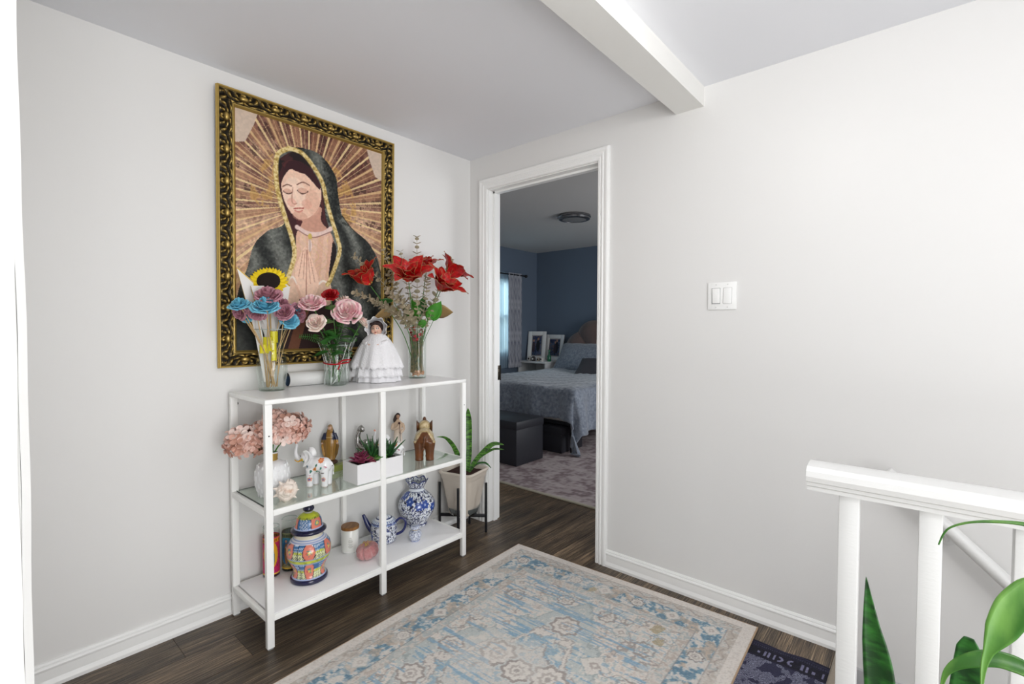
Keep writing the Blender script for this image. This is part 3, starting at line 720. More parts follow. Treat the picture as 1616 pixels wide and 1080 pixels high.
b = B(); grid(b, 110, 120, quilt); o = obj('quilt', b, M_quilt, bed, True, angle=180)
q = o.modifiers.new('s', 'SOLIDIFY'); q.thickness = .014; q.offset = 1
b = B(); 
n = 7
def scallop(x): return .0
HBm = mat('brown_velvet_headboard', '#6d5a55', .8, sheen=.5, bump=(60, .3))
for k in range(n):
    a0 = PI * k / n; a1 = PI * (k + 1) / n; b = B()
    cxh = .76; R0 = .77
    def pan(u, v, a0=a0, a1=a1):
        a = a0 + (a1 - a0) * u; rr = v; bul = math.sin(u * PI) * math.sin(min(1, v * 1.02) * PI * .5)
        edge = 1 + .035 * math.sin(u * PI)
        return Vector((cxh - R0 * math.cos(a) * rr * edge, 2.03 - .045 * bul * (1 if v < .97 else .4), .52 + .80 * math.sin(a) * rr * edge))
    grid(b, 8, 10, pan); oo = obj('headboard_panel', b, HBm, bed, True, angle=180); z_ = oo.modifiers.new('s', 'SOLIDIFY'); z_.thickness = .05; z_.offset = -1
b = B(); bx(b, .0, 1.52, 2.045, 2.085, .10, .56, .01); obj('headboard_base', b, HBm, bed)

def pillow(label, c, rz, tilt, w_, h_, t_=.09, group=None, m=None):
    o = thing('pillow', label, 'pillow', c, rz)
    b = B()
    for sgn in (1, -1):
        def f(u, v, sgn=sgn):
            x = (u - .5) * w_; y = (v - .5) * h_; e = (1 - abs(2 * u - 1) ** 3) * (1 - abs(2 * v - 1) ** 3)
            k = 1 + .06 * (abs(2 * u - 1) * abs(2 * v - 1))
            return Vector((x * k, y * k, sgn * t_ * max(0, e) ** .6 * (1 + .05 * math.sin(u * 20) * math.sin(v * 14))))
        grid(b, 20, 16, f)
    bmesh.ops.remove_doubles(b, verts=b.verts, dist=.0005)
    bmesh.ops.rotate(b, verts=b.verts, cent=(0, 0, 0), matrix=Matrix.Rotation(tilt, 3, 'X')); obj('pillow_case', b, m or M_quilt, o, True, angle=180)
    return o
pillow('quilted blue-grey pillow leaning on the left half of the headboard', (-1.43, 3.50, .80), 0, math.radians(52), .72, .46)
pillow('second blue-grey pillow partly hidden by the door frame', (-.72, 3.44, .80), 0, math.radians(52), .70, .46)
pillow('small dark taupe cushion lying low in front of the bed pillows', (-.95, 3.08, .70), .1, math.radians(38), .46, .34, .07, m=mat('taupe_cushion', '#4c4a50', .8, bump=(30, .4)))

M_otto = mat('charcoal_vinyl', '#2b2c33', .5, bump=(50, .2))
def ottoman(label, c, s, rz=0):
    o = thing('storage_ottoman', label, 'ottoman', c, rz); b = B(); bx(b, .008, s[0] - .008, .008, s[1] - .008, 0, s[2] - .06, .004); obj('box', b, M_otto, o)
    b = B(); bx(b, 0, s[0], 0, s[1], s[2] - .075, s[2], .012); obj('lid', b, M_otto, o)
ottoman('charcoal storage ottoman with a padded lid at the foot of the bed', (-1.21, .986, 0.012), (.762, .39, .385))
ottoman('dark storage box tucked under the foot of the bed', (-1.17, 1.60, 0.012), (.76, .38, .245))

def brug(co):
    x, y = co[:, 0], co[:, 1]; n = fbm(x * 9, y * 9, 61); n2 = fbm(x * 28, y * 28, 62); n3 = vn(x * 200, y * 200, 63)
    C = Canvas(x, y, '#b3a5a6'); C.put(n2 > .53, '#8d7c7e', .8); C.put((n > .55) & (n2 > .45), '#7d6c6f', .6); C.put(n < .42, '#c3b8b8', .7); C.put(np.abs(n2 - .5) < .02, '#6f6062', .6); C.put(n3 > .7, '#cfc5c4', .3); C.put(y < .03, '#b8b2a0'); return C.c
V = []; Fc = []; NX, NY = 240, 160
for i in range(NX + 1):
    for j in range(NY + 1): V.append((3.4 * i / NX, 2.4 * j / NY, .0105))
for i in range(NX):
    for j in range(NY):
        q = i * (NY + 1) + j; Fc.append((q, q + NY + 1, q + NY + 2, q + 1))
br = obj('bedroom_rug', (V, [], Fc), mat('bedroom_rug_pile', attr=True, rough=.95, bump=(200, .8)), None, True, loc=(-1.9, .612, 0), angle=180); paint(br, brug)
sd_ = br.modifiers.new('s', 'SOLIDIFY'); sd_.thickness = .0095; sd_.offset = -1
tag(br, 'mauve and cream distressed bedroom rug under the bed', 'rug')

ns = thing('nightstand', 'white nightstand between the window curtain and the bed', 'nightstand', (-2.40, 3.28, 0))
b = B(); bx(b, 0, .525, 0, .46, .70, .725, .003); obj('table_top', b, M_trim, ns)
b = B(); bx(b, .015, .52, .02, .45, .42, .44, .002); bx(b, .015, .035, .02, .45, 0.0, .70, .002); bx(b, .50, .52, .02, .45, 0.0, .70, .002); bx(b, .015, .52, .43, .45, 0, .70); obj('body', b, M_trim, ns)
b = B(); bx(b, .04, .50, .03, .42, .30, .41, .004); obj('drawer', b, M_trim, ns)
tb = obj('magazine', (lambda b: (bx(b, 0, .26, 0, .2, 0, .012, .002), b)[1])(B()), mat('dark_magazine', '#1c1e26', .4), None, loc=(-2.2, 3.35, .441)); tag(tb, 'dark folded item lying on the lower shelf of the white nightstand', 'magazine')

def photo(co, sd=0):
    u, v = co[:, 0] * 4, co[:, 2] * 4; n = fbm(u * 6, v * 8, 70 + sd); n2 = fbm(u * 16, v * 16, 71 + sd)
    C = Canvas(co[:, 0], co[:, 2], '#22304e'); C.put(n > .5, '#31456e', .8); C.put((v < .35) & (n2 > .4), '#5c6a83', .8); C.put(n2 > .62, '#7d5a4d', .7)
    C.ell(.02 + .02 * sd, .0, .030, .085, '#14161f'); C.ell(.02 + .02 * sd, .10, .016, .02, '#a9826e'); C.ell(-.05 + .06 * sd, -.02, .025, .08, '#40313a', .9); C.ell(-.05 + .06 * sd, .075, .014, .018, '#b08c78'); return C.c
def pframe(label, c, w_, h_, rz, tilt, sd):
    o = thing('photo_frame', label, 'picture frame', c, rz); R = Matrix.Rotation(-tilt, 3, 'X'); M = R.to_4x4(); fw = .055
    def bb(*q):
        b = B(); bx(b, *q, .002); bmesh.ops.transform(b, matrix=M, verts=b.verts); return b
    for q in ((-w_ / 2, -w_ / 2 + fw, -.01, .01, 0, h_), (w_ / 2 - fw, w_ / 2, -.01, .01, 0, h_), (-w_ / 2 + fw, w_ / 2 - fw, -.01, .01, 0, fw), (-w_ / 2 + fw, w_ / 2 - fw, -.01, .01, h_ - fw, h_)): obj('frame_side', bb(*q), M_trim, o)
    obj('mat_board', bb(-w_ / 2 + .02, w_ / 2 - .02, .002, .006, .02, h_ - .02), mat('mat_board_%d' % sd, '#b9b4b2', .7), o)
    b = B(); iw, ih = w_ - 2 * fw - .03, h_ - 2 * fw - .03
    grid(b, 50, 70, lambda u, v: Vector(((u - .5) * iw, 0, (v - .5) * ih))); p = obj('photograph', b, mat('photo_%d' % sd, attr=True, rough=.3), o); paint(p, lambda co: photo(co, sd))
    p.location = R @ Vector((0, -.0005, h_ / 2)); p.rotation_euler = (-tilt, 0, 0)
pframe('tall white photo frame leaning beside the curtain, on the nightstand', (-2.23, 3.53, .727), .28, .43, math.radians(18), math.radians(10), 0)
pframe('wide white photo frame standing nearest the bed on the nightstand', (-2.0, 3.65, .727), .33, .38, math.radians(-3), math.radians(8), 1)
bt = thing('green_bottle', 'small green glass bottle standing on the corner of the nightstand', 'bottle', (-1.905, 3.42, .725))
b = B(); lathe(b, [(.024, 0), (.028, .01), (.028, .075), (.012, .10), (.010, .13), (.013, .135)], 20); obj('bottle_body', b, mat('green_glass', '#1f6b4a', .1, coat=.5), bt)
b = B(); lathe(b, [(.011, .135), (.011, .155), (.02, .156), (.02, .163), (.006, .166)], 14); obj('pump', b, mat('green_pump', '#2f7a58', .4), bt)
for k, (xx, yy, r, lab) in enumerate(((-2.22, 3.37, .030, 'leftmost small dark and white trinket on the nightstand, by the curtain'), (-2.14, 3.36, .032, 'second round black and white trinket below the tall photo frame'), (-2.06, 3.37, .026, 'third small trinket with a dark eye, between the two photo frames'), (-1.99, 3.36, .03, 'pale trinket with a dark round face, in front of the wide photo frame'))):
    o = thing('trinket', lab, 'trinket', (xx, yy, .725), 0, 'trinkets on the nightstand'); b = B(); lathe(b, [(r * .8, 0), (r, r * .7), (r * .9, r * 1.6), (r * .4, r * 2.1)], 16); obj('trinket_body', b, mat('trinket_%d' % k, ['#d8d2cc', '#3a3534', '#c8b8a8', '#e2ded8'][k], .4), o)
    b = B(); ball(b, (0, -r * .85, r), (r * .5, r * .2, r * .5)); obj('trinket_face', b, mat('trinket_f%d' % k, ['#2a2020', '#e8e2da', '#2a2020', '#35302e'][k], .4), o)

# curtains and rod
rod = thing('curtain_rod', 'dark curtain rod with a round finial above the bedroom window', 'curtain rod', (-2.31, 2.3, 1.96))
b = B(); tube(b, [(0, 0, 0), (0, 1.07, 0)], .010, 10); obj('rod_bar', b, M_black, rod)
b = B(); ball(b, (0, 1.09, 0), .024); obj('finial', b, M_black, rod)
b = B(); tube(b, [(0, 1.02, 0), (-.095, 1.02, 0)], .007, 8); obj('bracket', b, M_black, rod)
def drape(name, label, y0, y1, amp, k, m, x=-2.31):
    b = B()
    def f(u, v): 
        z = 1.985 - v * 1.35; return Vector((x + amp * math.sin(u * k * 2 * PI) * (.4 + .6 * v) + .004 * math.sin(u * 40), y0 + (y1 - y0) * u, z))
    grid(b, 120, 30, f); o = obj(name, b, m, None, True, angle=180); tag(o, label, 'curtain'); return o
o = drape('sheer_curtain', 'pale translucent sheer curtain over the bedroom window', 2.32, 3.04, .012, 14, sheer_mat('sheer_fabric', '#b9cede', .25), -2.345)
md = mat('patterned_drape', attr=True, rough=.8)
o = drape('patterned_curtain', 'grey and white scroll-patterned curtain panel at the window edge', 3.0, 3.29, .02, 4, md)
def drp(co):
    y, z = co[:, 1], co[:, 2]; p = .075; a = ((y / p + .5 * (np.floor(z / p) % 2)) % 1) - .5; c_ = (z / p % 1) - .5; r = np.hypot(a, c_)
    C = Canvas(y, z, '#b8b9c1'); C.put(np.sin(r * 40 + np.arctan2(c_, a)) > .2, '#7f8390', .9); return C.c
paint(o, drp)
# flush lamp
fx = thing('flush_ceiling_light', 'round brushed-nickel flush ceiling light in the bedroom', 'ceiling light', (-.57, 2.03, 2.35))
b = B(); lathe(b, [(.10, 0), (.165, -.004), (.168, -.022), (.160, -.026), (.158, -.042), (.150, -.046), (.125, -.05), (.122, -.044)], 48, cap=False); obj('metal_ring', b, mat('brushed_nickel', '#8d8d90', .25, metal=.95), fx)
b = B(); lathe(b, [(.001, -.052), (.07, -.051), (.123, -.045)], 48, cap=False); obj('diffuser', b, mat('frosted_diffuser', '#8f8f8f', .4), fx)

# ================================================================== THINGS ON THE SHELF
RR = Vector((0.7568, 0.6537, 0)); TT = Vector((0.6537, -0.7568, 0)); ZZ = Vector((0, 0, 1))   # across / towards the room
AZ = math.atan2(TT.y, TT.x)            # turn a thing's +X towards the room's open side
M_vglass = glass_mat('vase_glass', '#f7faf8', refl=1.5)
M_leaf = mat('rose_leaf', '#2f5a26', .45, var=(40, '#4f8038', .35, .65)); M_leafd = mat('dark_leaf', '#1f4a1c', .45, var=(30, '#3b7a2c', .3, .7))
M_stem = mat('green_stem', '#4a7a35', .5); M_stick = mat('wooden_stick', '#c9a876', .6, bump=(80, .3))

def petal(u, v, th, w, R, zf, curl=0.0, notch=0.12):
    a = th + u * w; ve = v * (1 - notch * u * u)
    r = R * math.sin(min(1, ve) * PI / 2) ** .8
    return Vector((r * math.cos(a), r * math.sin(a), zf(ve) + curl * (u * u) * ve))
def rose_bm(R, layers=6, flat=.5, seed=1, nin=3):
    """spiralled cup of overlapping petals with rolled, wavy lips"""
    rr_ = random.Random(seed); b = B(); layers = max(6, layers)
    for k in range(layers):
        t = k / (layers - 1); Rk = R * (.16 + .84 * t ** .85); n = (3, 3, 4, 4, 5, 5, 6)[min(k, 6)]; hk = R * (1.0 - .62 * t * (.6 + .6 * flat))
        for j in range(n):
            th = 2 * PI * j / n + k * .83 + rr_.uniform(-.18, .18); w = PI / n * 1.25; ph = rr_.uniform(0, 6); am = rr_.uniform(.9, 1.06)
            def f(u, v, th=th, w=w, Rk=Rk * am, hk=hk, t=t, ph=ph):
                uu = 2 * u - 1; side = 1 - abs(uu) ** 2.5 * .42; q = v * side
                a = th + uu * w * (.55 + .45 * q); r_ = Rk * (.12 + .88 * math.sin(min(1, q * 1.02) * PI / 2) ** (.75 + .5 * (1 - t)))
                lip = max(0, v - .78) / .22
                z = hk * q ** (1.15 + .9 * t) - R * .16 * lip * lip * (.35 + t) * side + .035 * R * math.sin(uu * 4 + ph) * v
                r_ += R * .10 * lip * (.3 + t) + .03 * R * math.sin(uu * 6 + ph) * v
                return Vector((r_ * math.cos(a), r_ * math.sin(a), z - R * .40))
            grid(b, 8, 8, f)
    ball(b, (0, 0, R * .0), (R * .12, R * .12, R * .48), u=10, v=8)
    return b
def leaf_bm(L, W, curl=.3, n=10, fold=.15):
    b = B()
    def f(u, v):
        x = L * u; wv = W * math.sin(PI * min(1, u ** .75)) * (2 * v - 1) / 2
        return Vector((x, wv, -curl * L * u * u + fold * abs(wv)))
    grid(b, n, 4, f); return b
def stemtube(b, P, Q, r0=.0022, sag=.02, r1=None):
    P, Q = Vector(P), Vector(Q); mid = (P + Q) / 2 + Vector((0, 0, -sag * .2)) + (Vector((Q.x, Q.y, 0)) - Vector((P.x, P.y, 0))) * .18
    tube(b, sp3([P, mid, Q], 6), r0, 7)
def jbloom(o_, bm, m, dirv, name='bloom'):
    q = obj(name, bm, m, o_, True, angle=180); q.rotation_mode = 'QUATERNION'; q.rotation_quaternion = Vector(dirv).to_track_quat('Z', 'X'); return q
def make_rose(name, label, cat, P, dirv, R, m, foot, stem, group, layers=5, flat=.5, seed=1, leaves=0, lm=None, sr=.0022):
    o = thing(name, label, cat, P, 0, group); dirv = Vector(dirv).normalized()
    jbloom(o, rose_bm(R, layers, flat, seed), m, dirv)
    b = B(); stemtube(b, -dirv * R * .3, Vector(foot) - Vector(P), sr); obj('stem', b, stem, o)
    if leaves:
        rr_ = random.Random(seed + 5)
        cal = B()
        for j in range(5):
            lb = leaf_bm(R * .75, R * .22, -.2, 6); M = Matrix.Rotation(2 * PI * j / 5, 4, 'Z') @ Matrix.Rotation(.5, 4, 'Y') @ Matrix.Translation((0, 0, 0)); bmesh.ops.transform(lb, matrix=M, verts=lb.verts)
            me = bpy.data.meshes.new('t'); lb.to_mesh(me); lb.free(); cal.from_mesh(me); bpy.data.meshes.remove(me)
        c_ = jbloom(o, cal, lm, dirv, 'calyx'); c_.location = -dirv * R * .45
        D = Vector(foot) - Vector(P)
        for j in range(leaves):
            t = .18 + .42 * j / max(1, leaves - 1) if leaves > 1 else .3
            q = obj('leaf', leaf_bm(rr_.uniform(.06, .085), rr_.uniform(.034, .046), .25), lm, o, True, angle=180); q.location = D * t + (Vector((D.x, D.y, 0)) * .05)
            q.rotation_euler = (rr_.uniform(-.5, .5), rr_.uniform(-.7, .35), rr_.uniform(0, 2 * PI))
    return o
zt, zm, zb = .934, .525, .130

# ---- vase of ribbon roses and the paper sunflower
def glass_vase(label, c, prof, thick=.0025, rip=None, m=None, n=48):
    o = thing('glass_vase', label, 'vase', c); b = B()
    lathe(b, prof, n, rip=rip, cap=False); obj('vase_wall', b, m or M_vglass, o, True, angle=180)
    b = B(); r0 = prof[0][0]; lathe(b, [(r0 * .98, 0.0), (r0, .004), (r0 * .98, .009)], n); obj('thick_base', b, glass_mat('base_glass', '#eef3f0', refl=1.5), o)
    r1, z1 = prof[-1]; b = B(); tube(b, [(r1 * math.cos(a) * (rip(a, 1) if rip else 1), r1 * math.sin(a) * (rip(a, 1) if rip else 1), z1) for a in np.linspace(0, 2 * PI, 49)], .0016, 6, cap=False); obj('rim', b, mat('glass_rim', '#b9c4be', .08, coat=1, spec=.8), o)
    return o
v1 = (0.095, -1.262, zt)
glass_vase('tall clear waisted glass vase holding the ribbon roses and the yellow sunflower', v1, [(.050, 0), (.052, .01), (.054, .04), (.061, .085), (.060, .12), (.050, .16), (.046, .185), (.049, .215), (.058, .245), (.065, .258)])
M_bl = mat('blue_ribbon', '#74c2dc', .32, bump=(90, .12)); M_pk = mat('mauve_ribbon', '#bd8492', .32, bump=(90, .12))
g1 = 'ribbon roses in the waisted glass vase'
def ft(k, r_=.02): a = k * 2.4; return (v1[0] + r_ * math.cos(a), v1[1] + r_ * math.sin(a), zt + .014)
L1 = [('bl1', (.15, -1.408, 1.296), .041, M_bl, (.3, -.35, .9), 'light blue ribbon rose farthest left, its stick slanting out of the waisted vase', .3),
      ('bl2', (.21, -1.335, 1.295), .050, M_bl, (.45, -.3, .85), 'largest light blue ribbon rose, front and centre below the mauve one', .4),
      ('pk1', (.19, -1.316, 1.339), .050, M_pk, (.45, -.3, .8), 'mauve ribbon rose directly under the dark sunflower centre', .4),
      ('pk2', (.18, -1.247, 1.268), .038, M_pk, (.65, -.6, .45), 'mauve ribbon rose facing the room, right of the largest blue ribbon rose', .2),
      ('bl3', (.16, -1.212, 1.237), .040, M_bl, (.6, -.1, .4), 'drooping light blue ribbon rose low on the right of the ribbon bouquet', .5),
      ('bl4', (.11, -1.155, 1.283), .030, M_bl, (.4, .5, .7), 'small light blue ribbon rose at the far right, beside the pink roses', .3),
      ('pk3', (.13, -1.160, 1.262), .044, M_pk, (.8, .3, .1), 'large dark mauve ribbon flower at the right edge of the ribbon bouquet', .1),
      ('pk4', (.17, -1.355, 1.253), .036, M_pk, (.5, -.5, -.5), 'mauve ribbon flower seen from below, under the largest blue ribbon rose', .0),
      ('pk5', (.12, -1.402, 1.257), .034, M_pk, (.2, -.7, -.2), 'mauve ribbon rose under the leftmost blue one', .2),
      ('bl5', (.11, -1.376, 1.244), .030, M_bl, (.3, -.4, -.2), 'half hidden light blue ribbon rose below the leftmost pair', .3),
      ('pk6', (.13, -1.222, 1.308), .028, M_pk, (.5, .2, .7), 'small mauve ribbon rose tucked against the lower sunflower petals', .4)]
for k, (n_, P, R, m_, d_, lab, fl_) in enumerate(L1): make_rose('ribbon_rose', lab, 'flower', P, d_, R, m_, ft(k), M_stick, g1, 6, .6 + fl_ * .3, k + 1, sr=.002)
# sunflower (foam petals round a dark felt centre), tilted
sf = thing('paper_sunflower', 'large yellow craft sunflower with a dark brown centre above the ribbon roses', 'flower', (.088, -1.268, 1.392)); sdir = Vector((.72, -.42, .55)).normalized(); sq = sdir.to_track_quat('Z', 'Y')
for k in range(2):
    for j in range(18):
        a = 2 * PI * (j + .5 * k) / 18; b = B()
        grid(b, 6, 5, lambda u, v: Vector((.038 + .038 * u - .004 * k * u, .0105 * (1 - (2 * u - .9) ** 2 * .8) * (2 * v - 1), .004 * k + .006 * u * u + .002 * math.cos((2 * v - 1) * 3))))
        bmesh.ops.rotate(b, verts=b.verts, cent=(0, 0, 0), matrix=Matrix.Rotation(a, 3, 'Z')); q = obj('petal', b, mat('yellow_foam', '#f2d312', .7) if (k == 0 and j == 0) else bpy.data.materials['yellow_foam'], sf, True, angle=180); q.rotation_mode = 'QUATERNION'; q.rotation_quaternion = sq
b = B(); lathe(b, [(.045, -.002), (.045, .008), (.034, .013), (.001, .015)], 28); jbloom(sf, b, mat('brown_felt', '#1f0f0c', .95, bump=(300, 1)), sdir, 'flower_centre').rotation_quaternion = sq
b = B(); stemtube(b, -sdir * .01, Vector((v1[0], v1[1], zt + .02)) - Vector((.088, -1.268, 1.392)), .003); obj('stem', b, M_stick, sf)
# white wrapping paper with gold edges behind them
wp = thing('wrapping_paper', 'stiff white wrapping paper with gold edges folded round the sunflower', 'paper', (.075, -1.27, zt + .02))
M_pap = mat('white_paper', '#e9e6e3', .6); M_gold = mat('gold_foil', '#c9a540', .35, metal=.6)
def sheet(pts, gold):
    P = [Vector(p) - wp.location for p in pts]; b = B(); c0 = sum(P, Vector()) / len(P)
    vs = [b.verts.new(p) for p in P]; b.faces.new(vs); q = obj('paper_fold', b, M_pap, wp, False); z_ = q.modifiers.new('s', 'SOLIDIFY'); z_.thickness = .0008
    for i in gold:
        b = B(); A_, C_ = P[i], P[(i + 1) % len(P)]; d1 = (c0 - A_).normalized() * .006; d2 = (c0 - C_).normalized() * .006; o_ = TT * .0012
        b.faces.new([b.verts.new(x) for x in (A_ + o_, C_ + o_, C_ + d2 + o_, A_ + d1 + o_)]); q = obj('gold_edge', b, M_gold, wp, False); z_ = q.modifiers.new('s', 'SOLIDIFY'); z_.thickness = .0006
sheet([(.095, -1.395, 1.442), (.100, -1.335, 1.388), (.105, -1.325, 1.290), (.10, -1.30, 1.17), (.09, -1.275, .97), (.085, -1.29, .97), (.085, -1.325, 1.17)], (0, 6))
sheet([(.062, -1.30, 1.39), (.062, -1.255, 1.452), (.062, -1.165, 1.385), (.068, -1.19, 1.25), (.085, -1.24, 1.17), (.088, -1.25, .97), (.075, -1.275, .97), (.068, -1.28, 1.17), (.062, -1.32, 1.28)], (0, 1))
sheet([(.125, -1.355, 1.368), (.118, -1.30, 1.372), (.112, -1.285, 1.29), (.11, -1.29, 1.20), (.118, -1.33, 1.27)], (0, 4))
b = B()
for (x, y, z, dx, dz) in ((.118, -1.285, 1.13, .022, .030), (.12, -1.262, 1.16, .017, .024), (.118, -1.262, 1.10, .012, .040), (.116, -1.30, 1.11, .020, .018)):
    grid(b, 6, 4, lambda u, v: Vector((x, y, z)) - wp.location + RR * dx * (2 * u - 1) + ZZ * dz * (2 * v - 1) + TT * .004 * math.sin(u * 7))
obj('yellow_ribbon', b, mat('yellow_ribbon', '#f0e21c', .35), wp, True, angle=180)

# ---- vase of roses in crinkled cellophane
v2 = (.130, -.986, zt)
glass_vase('short round glass vase wrapped in crinkled clear film, holding the pink and red roses', v2, [(.042, 0), (.045, .02), (.046, .06), (.046, .12), (.048, .165), (.052, .185)])
wr = thing('clear_wrap', 'crinkled clear film wrapped round the rose vase, tied with a thin red ribbon', 'wrapping', v2)
b = B(); rw = random.Random(4); ph = [rw.uniform(0, 6) for _ in range(12)]
def wrapf(a, t): return 1 + .07 * math.sin(a * 5 + ph[0] + t * 3) + .05 * math.sin(a * 11 + ph[1] + t * 7) + .03 * math.sin(a * 19 + ph[2] - t * 12) * (1 - .7 * math.exp(-((t - .45) / .06) ** 2))
lathe(b, [(.050, .003), (.051, .03), (.053, .06), (.049, .095), (.047, .103), (.051, .12), (.058, .15), (.066, .18), (.078, .205), (.088, .222)], 72, rip=wrapf, cap=False); 
obj('film', b, glass_mat('clear_film', '#f3f6f4', refl=1.6, rough=.08), wr, True, angle=180)
b = B()
for k in range(18):
    a = k * .35 + rw.uniform(-.1, .1); p = []
    for q in range(7):
        z = .004 + q * .033 + rw.uniform(-.008, .008); r_ = np.interp(z, [0, .1, .15, .22], [.0535, .051, .061, .088]) + .001; a2 = a + rw.uniform(-.24, .24)
        p.append(Vector((r_ * math.cos(a2), r_ * math.sin(a2), z)))
    tube(b, p[rw.randint(0, 2):rw.randint(4, 7)], .0011, 4)
q = obj('crease_highlight', b, mat('film_highlight', '#e9eceb', .15, coat=.6), wr); q['kind'] = 'stuff'  # pale threads put in as highlights along the creases of the film
b = B(); tube(b, [(.0555 * math.cos(a), .0555 * math.sin(a), .103 + .003 * math.sin(a * 2)) for a in np.linspace(0, 2 * PI, 33)], .0035, 6, cap=False)
kq = RR * .030 + TT * .052 + ZZ * .104; tube(b, sp3([kq, kq + RR * .02 + ZZ * .014 + TT * .01, kq + RR * .055 + ZZ * .018 + TT * .012], 5), .0035, 6); tube(b, sp3([kq, kq + RR * .004 - ZZ * .012 + TT * .005, kq - RR * .004 - ZZ * .028 + TT * .006], 4), .003, 6); ball(b, kq, .006, u=8, v=6)
obj('red_ribbon', b, mat('red_ribbon', '#b3121f', .4), wr)
M_pinkrose = mat('pink_rose_petal', '#f0c4c0', .5, var=(60, '#f0d9cc', .4, .65), sss=.1); M_pinkc = mat('bright_pink_rose', '#f0b2bc', .5, var=(38, '#f8e2dc', .40, .60), sss=.1); M_redrose = mat('red_rose_petal', '#a80a14', .5)
M_cream = mat('cream_rose', '#f6e6d8', .5, var=(50, '#f2c4c0', .45, .7), sss=.1)
g2 = 'cut roses in the film-wrapped vase'
def ft2(k): a = k * 2.1; return (v2[0] + .02 * math.cos(a), v2[1] + .02 * math.sin(a), zt + .014)
for k, (P, R, m_, d_, lab, fl_) in enumerate([((.17, -1.037, 1.352), .031, M_redrose, (.5, -.35, .55), 'single deep red rose standing in the middle of the pink roses', .1),
      ((.19, -1.135, 1.314), .049, M_pinkc, (.4, -.3, .75), 'open pink rose at the upper left of the rose bouquet, beside the ribbon flowers', .4),
      ((.20, -.974, 1.281), .056, M_pinkc, (.7, -.55, .45), 'largest open pink rose facing the room, right of the red rose', .4),
      ((.22, -1.132, 1.225), .037, M_cream, (.6, -.55, .5), 'pale cream-pink rose lowest on the left of the rose bouquet', .2),
      ((.18, -.878, 1.231), .035, M_cream, (.4, .5, .6), 'pale pink rose bud at the far right, over the doll bonnet', .1),
      ((.13, -.938, 1.326), .042, M_cream, (.2, .2, .9), 'cream-edged rose behind and above the largest pink rose', .3)]):
    make_rose('rose', lab, 'flower', P, d_, R * 1.08, m_, ft2(k), M_stem, g2, 5, .35 + fl_ * .5, k + 20, leaves=8, lm=M_leafd if k % 2 else M_leaf)
fe = thing('fern_sprig', 'feathery green fern sprig hanging out to the left of the rose vase', 'fern', (.15, -1.03, zt + .19), 0, g2)
b = B(); sp_ = sp3([(0, 0, -.16), (-.0, -.02, -.02), (.01, -.08, .03), (.02, -.15, .038)], 8); tube(b, sp_, .001, 5)
for i in range(8, len(sp_) - 1):
    for s_ in (-1, 1):
        b2 = sp_[i]; L_ = .016 * (1 - abs(i - 16) / 14); tube(b, [b2, b2 + Vector((s_ * L_ * .3 + .003, -.006, s_ * L_))], .0012, 4)
obj('frond', b, M_leafd, fe)

# ---- poinsettia arrangement
v3 = (.141, -.529, zt)
glass_vase('ribbed clear glass vase holding the red glitter flowers and gilded branches', v3, [(.045, 0), (.046, .02), (.0465, .12), (.047, .235), (.0485, .262)], rip=lambda a, t: 1 + .012 * math.cos(a * 14))
gb = thing('gravel_filling', 'bundle of stems, peach gravel and red berries inside the ribbed vase', 'vase filling', v3); rg = random.Random(8)
b = B()
for k in range(60):
    a, r_ = rg.uniform(0, 6.28), .034 * math.sqrt(rg.random()); ball(b, (r_ * math.cos(a), r_ * math.sin(a), .016 + rg.uniform(0, .022)), rg.uniform(.004, .007), u=6, v=4)
q = obj('gravel', b, mat('peach_gravel', '#d9a887', .6), gb); q['kind'] = 'stuff'
b = B()
for k in range(40):
    a, r_ = rg.uniform(0, 6.28), .036 * math.sqrt(rg.random()); a2 = a + rg.uniform(-.6, .6); tube(b, [(r_ * math.cos(a), r_ * math.sin(a), .03), (r_ * .9 * math.cos(a2), r_ * .9 * math.sin(a2), .14), (r_ * 1.1 * math.cos(a2), r_ * 1.1 * math.sin(a2), rg.uniform(.19, .27))], rg.uniform(.0012, .0028), 5)
q = obj('stems', b, mat('gilded_stems', '#8d7c58', .5, var=(60, '#4b5538', .4, .6)), gb); q['kind'] = 'stuff'
b = B()
for k in range(26):
    a, r_ = rg.uniform(0, 6.28), .038 * math.sqrt(rg.random()); ball(b, (r_ * math.cos(a), r_ * math.sin(a), rg.uniform(.19, .27)), rg.uniform(.006, .010), u=8, v=5)
q = obj('red_berries', b, mat('red_glitter', '#c01a2a', .3, bump=(500, 1)), gb); q['kind'] = 'stuff'
M_red = mat('red_velvet_petal', '#a8060c', .4, var=(70, '#cf0c14', .4, .6), bump=(200, .4)); M_gedge = mat('gold_glitter_edge', '#b08f5a', .4, metal=.3)
pet_mesh = {}
